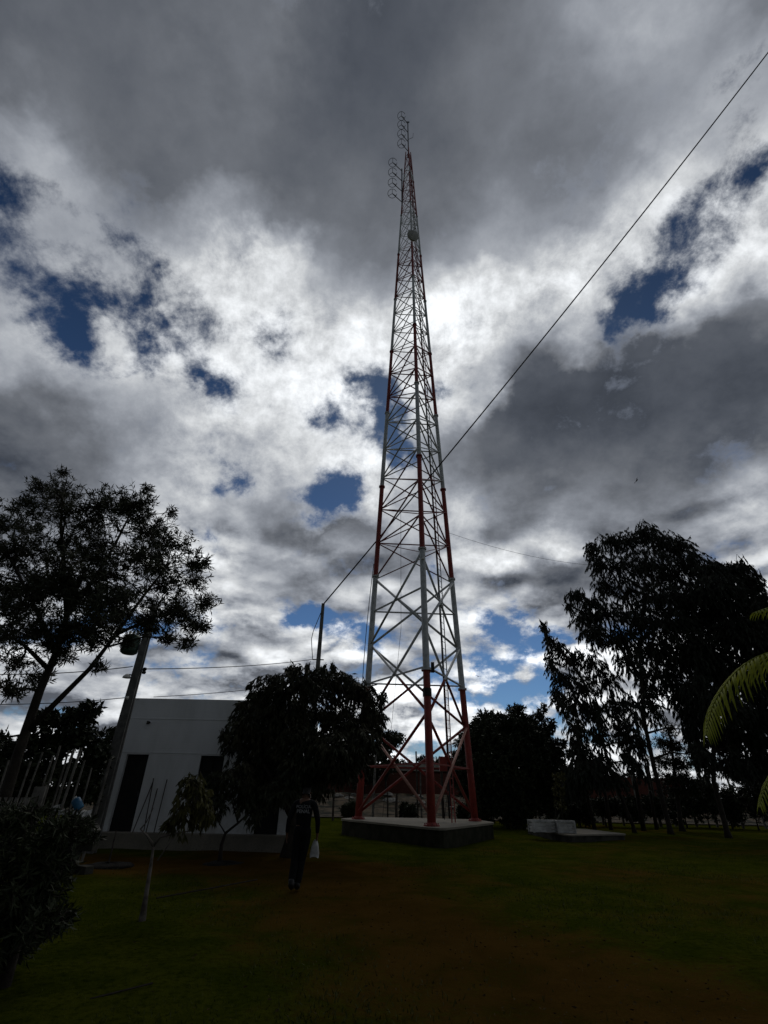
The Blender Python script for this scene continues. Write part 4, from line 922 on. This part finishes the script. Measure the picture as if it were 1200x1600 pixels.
# ---- palm fronds at the right edge
pt = thing('palm_tree', 'olive green palm with arching fronds reaching in at the right edge', 'palm', (6.3, 6.2, 0))
pm = MB(); pm.tube([(6.3, 6.2, -.1), (6.28, 6.2, 1.0), (6.2, 6.2, 2.0)], [.2, .16, .14], 10)
for k in range(12): pm.lathe((6.3-.008*k, 6.2, .1+.16*k), [(.185-.004*k, 0), (.2-.004*k, .05), (.18-.004*k, .1)], 10)
pm.build('trunk', BARK, pt)
def frond(pts, L=.42, n=46, w=.035, hang=.75):
    pts = [Vector(p) for p in pts]
    def cr(t):
        t = t*(len(pts)-1); i = min(int(t), len(pts)-2); f = t-i
        p0 = pts[max(i-1, 0)]; p1 = pts[i]; p2_ = pts[i+1]; p3 = pts[min(i+2, len(pts)-1)]
        return .5*((2*p1)+(p2_-p0)*f+(2*p0-5*p1+4*p2_-p3)*f*f+(3*p1-p0-3*p2_+p3)*f**3)
    fr = MB().tube([cr(k/24) for k in range(25)], [.022*(1-.8*k/24) for k in range(25)], 6).build('frond', PALM, pt)
    m = MB()
    for k in range(n):
        t = .12+.87*k/n; p = cr(t); tg = (cr(min(1, t+.02))-cr(max(0, t-.02))).normalized(); s_ = tg.cross(Vector((0, 0, 1))).normalized()
        for sd in (-1, 1):
            l = L*(math.sin(PI*min(1, .12+t*.88))**.5)*rnd.uniform(.85, 1.1)
            out_ = (s_*sd*rnd.uniform(.45, .7)+tg*.55+Vector((0, 0, .25))).normalized()
            ps_ = [p]; dcur = out_.copy()
            for q in range(6):
                dcur = (dcur+Vector((0, 0, -hang*.42))).normalized(); ps_.append(ps_[-1]+dcur*l/6)
            wv = tg.cross(dcur).cross(dcur).normalized() if False else tg
            ws = [.3, .8, 1, .95, .75, .4, .05]; o = len(m.v)
            for q, c_ in enumerate(ps_):
                up_ = Vector((0, 0, 1)).cross(tg).normalized()*sd
                m.v += [tuple(c_-wv*w*.5*ws[q]), tuple(c_+up_*.004*ws[q]+Vector((0, 0, .006*ws[q]))), tuple(c_+wv*w*.5*ws[q])]
            for q in range(6): a = o+q*3; m.f += [(a, a+1, a+4, a+3), (a+1, a+2, a+5, a+4)]
    m.build('leaflets', PALM, fr, smooth=True)
PY = 5.6
B = lambda px, py, Y=PY: at(px, py, Y)
crown = Vector((6.2, 6.2, 2.05))
frond([crown, B(1290, 1060, 6.0), B(1240, 1020, 5.8), B(1195, 1022, 5.7), B(1150, 1050, 5.7), B(1115, 1100, 5.7), B(1103, 1150, 5.7)], .58, 44, .040, .85)
frond([crown, B(1310, 960, 5.9), B(1270, 935, 5.7), B(1225, 942, 5.6), B(1176, 958, 5.5)], .36, 34, .034, .7)
frond([crown, B(1320, 1130, 6.0), B(1265, 1155, 5.9), B(1230, 1178, 5.8), B(1200, 1220, 5.8), B(1186, 1262, 5.8)], .34, 34, .028)
frond([crown, B(1330, 900, 6.6), B(1360, 860, 6.6), B(1420, 850, 6.8)], .35, 30, .035)
frond([crown, B(1400, 1000, 6.6), B(1480, 1040, 6.6), B(1530, 1120, 6.6)], .35, 30, .035)

# spiky plant behind the crates
sp = thing('agave_plant', 'spiky pale plant growing behind the white crates', 'plant', (8.35, 26.6, .26))
bpt = at(862, 1282, 26.4); sp.location = (bpt.x, 26.4, .26); sp.matrix_world = Matrix.Translation(sp.location)
for k in range(11):
    a = k*2*PI/11+.2; l = rnd.uniform(.5, .9); m = MB(); b0 = Vector((bpt.x, 26.4, .26)); dv = Vector((math.cos(a)*.5, math.sin(a)*.5, .9)).normalized(); sd = dv.cross(Vector((0, 0, 1))).normalized()*.05
    q1, q2 = b0+dv*l*.5, b0+dv*l+Vector((math.cos(a), math.sin(a), -.4))*.1*l
    m.v = [tuple(b0-sd), tuple(b0+sd), tuple(q1+sd*1.1), tuple(q1-sd*1.1), tuple(q2), tuple(b0-dv*.0+Vector((0, 0, -.02))), tuple(q1-Vector((0, 0, .03)))]
    m.f = [(0, 1, 2, 3), (3, 2, 4), (0, 3, 6, 5), (1, 5, 6, 2), (3, 4, 6), (2, 6, 4), (0, 5, 1)]
    m.build('leaf', leafmat('agave_leaf', (.05, .055, .035), (.08, .085, .06), 4) if k == 0 else bpy.data.materials['agave_leaf'], sp)
for i, (px, lab) in enumerate(((868, 'tall leafy stem behind the white crates, left of its twin'), (878, 'tall leafy stem behind the white crates, right of its twin'))):
    mass('leafy_plant', lab, [(px, 1215, 5, 10, 12), (px, 1235, 6, 10, 14), (px+1, 1255, 7, 10, 14)], 28+i*.6, [(px, 1285), (px, 1255), (px, 1212)], (.16, .05), LEAFY, tr=.03, twig=.15, per=7, cat='plant', group='leafy stems behind the crates', dy=.2)

# ------------------------------------------------------------------ left corner: pallet, stick fence, junk
pf = at(35, 1305, 8.6)
pk = thing('picket_panel', 'pale wooden slat panel leaning at the left edge behind the near bush', 'panel', (pf.x, 8.6, 0))
for k, px in enumerate((-36, -26, -16, -6, 3, 12, 21, 30)):
    a = at(px+15, 1246, 9.0); b0 = at(px-10, 1318, 8.9); MB().bar(b0, a, .05, .02, (0, 1, 0)).build('slat', WOODG, pk)
for py in (1256, 1296): MB().bar(at(-45, py, 9.04), at(45, py-1, 9.04), .05, .02, (0, 0, 1)).build('rail', WOODG, pk)
tag(MB().bar(at(36, 1318, 9.2), at(64, 1229, 9.2), .19, .03, (0, 1, 0)).build('wide_plank', WOODG), 'wide pale plank standing on end beside the slat panel', 'plank')
sf = thing('stick_fence', 'fence of thin pale sticks under the dark trees at the left', 'fence', (at(110, 1260, 13).x, 13, 0))
for px, y0, y1, w_ in ((56, 1175, 1262, .02), (76, 1180, 1262, .02), (88, 1165, 1262, .025), (101, 1172, 1262, .02), (107, 1170, 1256, .03), (116, 1168, 1250, .03), (124, 1188, 1252, .022), (136, 1200, 1250, .02), (40, 1190, 1262, .022), (22, 1185, 1262, .025), (8, 1188, 1262, .02)):
    tp = at(px+8, y0, 13); b0 = at(px, 1262, 13); MB().tube([(tp.x-.02, 13, -.1), (tp.x+rnd.uniform(-.04, .04), 13, tp.z*.5), (tp.x+rnd.uniform(-.05, .05), 13, tp.z)], w_, 6).build('post', WOODG, sf)
for z in (.5, 1.1): MB().tube([(at(0, 1250, 13).x-.5, 13.03, z), (at(145, 1250, 13).x, 13.03, z+.02)], .012, 5).build('wire', WIRE, sf)
tp = at(172, 1185, 15); tag(MB().tube([(tp.x, 15, -.1), (tp.x+.02, 15, tp.z)], .035, 7).build('wooden_post', WOODG), 'pale wooden post standing between the pole and the white house', 'post')
# junk heap
JY = 12.6
def blobm(c, r, n=12, j=.25, sq=.75):
    bm = bmesh.new(); bmesh.ops.create_icosphere(bm, subdivisions=2, radius=1)
    m = MB(); sd = rnd.uniform(0, 100)
    for v_ in bm.verts:
        f = 1+j*math.sin(v_.co.x*4+sd)*math.sin(v_.co.y*5+sd*2)+j*.5*math.sin(v_.co.z*7+sd)
        m.v.append((c[0]+v_.co.x*r*f, c[1]+v_.co.y*r*f*.8, max(.005, c[2]+v_.co.z*r*f*sq)))
    m.f = [tuple(v_.index for v_ in f.verts) for f in bm.faces]; bm.free(); return m
jk = [(100, 1265, .10, WHITEP, 'junk_bag', 'small crumpled white bag at the left of the junk heap'), (115, 1275, .15, WHITEP, 'junk_bag', 'crumpled white bag in the middle of the junk heap below the blue drum'), (134, 1272, .17, WHITEP, 'junk_bag', 'tall crumpled white bag right of the blue drum'),
      (145, 1292, .20, RUBBLE, 'junk_bag', 'large grey sack at the right foot of the junk heap'), (100, 1292, .15, RUBBLE, 'junk_bag', 'grey sack low at the left of the junk heap'), (122, 1297, .13, WHITEP, 'junk_bag', 'white bag low in the middle of the junk heap'), (90, 1258, .08, WHITEP, 'junk_bag', 'tiny white scrap at the top left of the junk heap')]
for px, py, r, m_, nm, lab in jk:
    p = at(px, py, JY+rnd.uniform(-.4, .4)); tag(blobm((p.x, p.y, p.z-.05), r*.85, j=.5).build(nm, m_), lab, 'bag', 'bags in the junk heap')
p = at(121, 1256, JY); dv = Vector((-.75, -.2, 1)).normalized()
bl = thing('blue_drum', 'blue plastic drum tilted on top of the junk heap', 'drum', (p.x, p.y, p.z-.2))
MB().lathe(p-dv*.13, [(.085, 0), (.095, .04), (.095, .12), (.1, .135), (.095, .15), (.095, .22), (.07, .25)], 16, dv).build('body', BLUEP, bl, smooth=True)
MB().lathe(p+dv*.12, [(.035, 0), (.045, .04)], 10, dv).build('cap', WHITEP, bl)
mass('weed_plant', 'ragged dark weed growing over the front of the junk heap', [(100, 1300, 16, 18, 30), (125, 1300, 18, 16, 30), (145, 1308, 12, 10, 14), (110, 1275, 10, 10, 8), (138, 1285, 8, 10, 8)], 11.9, [(118, 1345), (118, 1325), (120, 1300)], (.12, .035), LEAFD, tr=.02, twig=.15, per=9, cat='plant', dy=.25)
# support of the heap: a low pile of planks and blocks
for k in range(12):
    px = rnd.uniform(85, 150); p = at(px, 1300, JY+rnd.uniform(-.3, .5)); rz = rnd.uniform(-.5, .5); zz = .08+.15*(k % 4)
    tag(MB().box((p.x, p.y, zz), (rnd.uniform(.3, .5), .2, .14), Matrix.Rotation(rz, 3, 'Z')).build('concrete_block', CONCD, bevel=.01), 'dark concrete block stacked under the junk heap', 'block', 'concrete blocks under the junk heap')

# ------------------------------------------------------------------ birds
def bird(px, py, Y, s, lab, tilt):
    c = at(px, py, Y); t = thing('bird', lab, 'bird', c, 'birds gliding in the sky'); m = MB(); M = Matrix.Rotation(tilt, 3, 'Y')
    m.tube([c+M @ Vector((0, q*s, z*s)) for q, z in ((-.5, 0), (-.25, .02), (0, .03), (.3, .02), (.5, 0))], [.02*s, .09*s, .12*s, .07*s, .03*s], 8)
    for sd in (-1, 1):
        o = len(m.v); m.v += [tuple(c+M @ Vector(q)*s) for q in ((0, .18, .02), (sd*.6, .22, .18), (sd*1.15, -.05, .10), (sd*.6, -.12, .16), (0, -.18, .02), (0, 0, .05), (sd*.6, .05, .21))]
        m.f += [(o, o+1, o+6, o+5), (o+5, o+6, o+3, o+4), (o+1, o+2, o+6), (o+6, o+2, o+3)]
    m.build('body', BLACKC, t)
bird(995, 751, 45, .55, 'dark bird gliding under the big grey cloud', -1.0)
bird(747, 1057, 60, .4, 'tiny dark bird low in the sky right of the tower', .3)

# ------------------------------------------------------------------ person walking away, seen from behind
PB = atz(460, 1393); HX, HY_ = PB.x, PB.y
def skinmesh(name, verts, edges, m, parent, sub=2, root=0):
    me = bpy.data.meshes.new(name); me.from_pydata([v_[0] for v_ in verts], edges, [])
    o = bpy.data.objects.new(name, me); C.objects.link(o)
    sk = o.modifiers.new('skin', 'SKIN'); sk.use_smooth_shade = True
    for i, (c_, r) in enumerate(verts):
        me.skin_vertices[0].data[i].radius = r if isinstance(r, tuple) else (r, r)
    me.skin_vertices[0].data[root].use_root = True
    ss = o.modifiers.new('sub', 'SUBSURF'); ss.levels = sub; ss.render_levels = sub
    dg = bpy.context.evaluated_depsgraph_get(); dg.update()
    nm = bpy.data.meshes.new_from_object(o.evaluated_get(dg)); o.modifiers.clear(); o.data = nm
    nm.materials.clear(); nm.materials.append(m); nm.polygons.foreach_set('use_smooth', [True]*len(nm.polygons))
    o.parent = parent; return o
pn = thing('person', 'person in black clothes walking away across the dirt, grey lettering on the back', 'person', (HX, HY_, 0))
# local frame: x to the right in the picture, y away from the camera; facing +y
J = {
 'pelvis': ((.06, .02, .95), (.155, .115)), 'waist': ((.055, .01, 1.07), (.135, .10)), 'chest': ((.055, .0, 1.26), (.165, .115)), 'collar': ((.06, .0, 1.42), (.12, .085)),
 'neck': ((.065, .01, 1.49), (.055, .058)), 'skull': ((.07, .03, 1.585), (.075, .09)), 'crown': ((.07, .035, 1.66), (.055, .07)),
 'sl': ((-.13, .0, 1.40), .062), 'el': ((-.225, -.03, 1.13), .043), 'wl': ((-.255, .05, .90), .029),
 'sr': ((.25, .0, 1.40), .062), 'er': ((.345, -.04, 1.13), .043), 'wr': ((.345, .04, .90), .029),
 'hl': ((-.03, .02, .90), .10), 'kl': ((-.045, .05, .50), .064), 'al': ((-.055, -.13, .12), .042), 'tl': ((-.06, .02, .04), (.045, .03)),
 'hr': ((.14, .02, .90), .10), 'kr': ((.075, .06, .50), .064), 'ar': ((.035, .02, .09), .044), 'tr': ((.035, .17, .035), (.045, .03))}
names = list(J); idx = {n_: i for i, n_ in enumerate(names)}
bones = [('pelvis', 'waist'), ('waist', 'chest'), ('chest', 'collar'), ('collar', 'neck'), ('neck', 'skull'), ('skull', 'crown'), ('collar', 'sl'), ('sl', 'el'), ('el', 'wl'), ('collar', 'sr'), ('sr', 'er'), ('er', 'wr'),
         ('pelvis', 'hl'), ('hl', 'kl'), ('kl', 'al'), ('al', 'tl'), ('pelvis', 'hr'), ('hr', 'kr'), ('kr', 'ar'), ('ar', 'tr')]
bv = [J[n_] for n_ in names]; be = [(idx[a], idx[b]) for a, b in bones]
def hand(w_key, sgn, grip):
    w_ = Vector(J[w_key][0]); p = len(bv)
    bv.append((tuple(w_+Vector((0, .015, -.05))), (.022, .034))); be.append((idx[w_key], p))
    bv.append((tuple(w_+Vector((0, .02, -.085))), (.016, .036))); be.append((p, p+1)); kn = p+1
    for k, (dy, ln) in enumerate(((.030, .075), (.011, .085), (-.008, .078), (-.026, .062))):
        a = len(bv); cur = w_+Vector((0, .02+dy, -.10)); bv.append((tuple(cur), .009)); be.append((kn, a))
        c1 = cur+Vector((-.012*sgn if grip else -.004*sgn, .004, -ln*.45)); bv.append((tuple(c1), .0085)); be.append((a, a+1))
        c2 = c1+(Vector((-.028*sgn, 0, -.005)) if grip else Vector((-.012*sgn, .004, -ln*.4))); bv.append((tuple(c2), .0075)); be.append((a+1, a+2))
    a = len(bv); bv.append((tuple(w_+Vector((-.012*sgn, .05, -.055))), .010)); be.append((p, a)); bv.append((tuple(w_+Vector((-.022*sgn, .062, -.09))), .009)); be.append((a, a+1))
hand('wl', -1, False); hand('wr', 1, True)
bd = skinmesh('body', bv, be, SKIN, pn)
def sub(keys, scale, over=None):
    ks = [k for k in names if k in keys]; ii = {k: i for i, k in enumerate(ks)}
    vs_ = []
    for k in ks:
        c_, r = J[k]; r = r if isinstance(r, tuple) else (r, r); sc_ = (over or {}).get(k, scale)
        vs_.append((c_, (r[0]*sc_, r[1]*sc_)))
    return vs_, [(ii[a], ii[b]) for a, b in bones if a in ii and b in ii]
vs_, es_ = sub(['waist', 'chest', 'collar', 'sl', 'el', 'wl', 'sr', 'er', 'wr', 'pelvis'], 1.14, {'el': 1.3, 'er': 1.3, 'wl': 1.35, 'wr': 1.35, 'chest': 1.12, 'collar': 1.1, 'waist': 1.22, 'pelvis': 1.16})
skinmesh('shirt', vs_, es_, BLACKC, pn, root=[i for i, e_ in enumerate(vs_)][0])
vs_, es_ = sub(['waist', 'pelvis', 'hl', 'kl', 'al', 'hr', 'kr', 'ar'], 1.16, {'waist': 1.12, 'kl': 1.35, 'kr': 1.35, 'al': 1.7, 'ar': 1.7, 'pelvis': 1.13})
skinmesh('trousers', vs_, es_, BLACKC, pn)
for a, b in (('al', 'tl'), ('ar', 'tr')):
    pa, pb = Vector(J[a][0]), Vector(J[b][0])
    skinmesh('boot', [(tuple(pa+Vector((0, 0, .10))), (.058, .06)), (tuple(pa+Vector((0, 0, -.02))), (.056, .058)), (tuple(pb+Vector((0, .03, .01))), (.05, .04)), (tuple(pa+Vector((0, -.035, -.045))), (.045, .036))], [(0, 1), (1, 2), (1, 3)], BOOT, pn)
skinmesh('hair', [((.07, .02, 1.60), (.078, .088)), ((.07, .03, 1.665), (.066, .078)), ((.07, -.01, 1.55), (.062, .055))], [(0, 1), (0, 2)], HAIR, pn)
fe = skinmesh('face_features', [((.07, .118, 1.585), (.012, .012)), ((.07, .13, 1.568), (.016, .014))], [(0, 1)], SKIN, pn, 1)
for s_ in (-1, 1): skinmesh('ear', [((.07+s_*.082, .03, 1.60), (.012, .02)), ((.07+s_*.08, .03, 1.57), (.01, .014))], [(0, 1)], SKIN, pn, 1)
def text(body, size, loc, bold=.006):
    cu = bpy.data.curves.new('t', 'FONT'); cu.body = body; cu.size = size; cu.align_x = 'CENTER'; cu.extrude = .003; cu.offset = bold*size
    o = bpy.data.objects.new('t', cu); C.objects.link(o); dg = bpy.context.evaluated_depsgraph_get(); dg.update()
    me = bpy.data.meshes.new_from_object(o.evaluated_get(dg)); bpy.data.objects.remove(o)
    me.transform(Matrix.Rotation(PI/2, 4, 'X')); ob = bpy.data.objects.new('back_lettering', me); C.objects.link(ob); me.materials.clear(); me.materials.append(PRINT)
    ob.parent = pn; ob.location = loc; return ob
text('POL\u00cdCIA', .078, (.055, -.148, 1.325)); text('PENAL', .088, (.055, -.152, 1.245), .02)
bag = MB(); wr = Vector(J['wr'][0])+Vector((HX, HY_, 0))
n = 14
for k, (z, a, b) in enumerate(((-.10, .012, .03), (-.14, .045, .04), (-.2, .07, .05), (-.32, .09, .055), (-.38, .085, .05))):
    for i in range(n):
        t = 2*PI*i/n; bag.v.append((wr.x-.03+a*math.copysign(abs(math.cos(t))**.6, math.cos(t))*(1+.04*math.sin(5*t+k)), wr.y+.02+b*math.copysign(abs(math.sin(t))**.6, math.sin(t))*(1+.06*math.sin(3*t+k)), wr.z+z+.012*math.sin(3*t)))
for k in range(4):
    for i in range(n): a = k*n+i; b = k*n+(i+1) % n; bag.f.append((a, b, b+n, a+n))
bag.f += [tuple(range(n)), tuple(4*n+i for i in range(n))[::-1]]
tag(bag.build('white_bag', WHITEP, smooth=True), 'small white bag hanging from the walking person\'s right hand', 'bag')
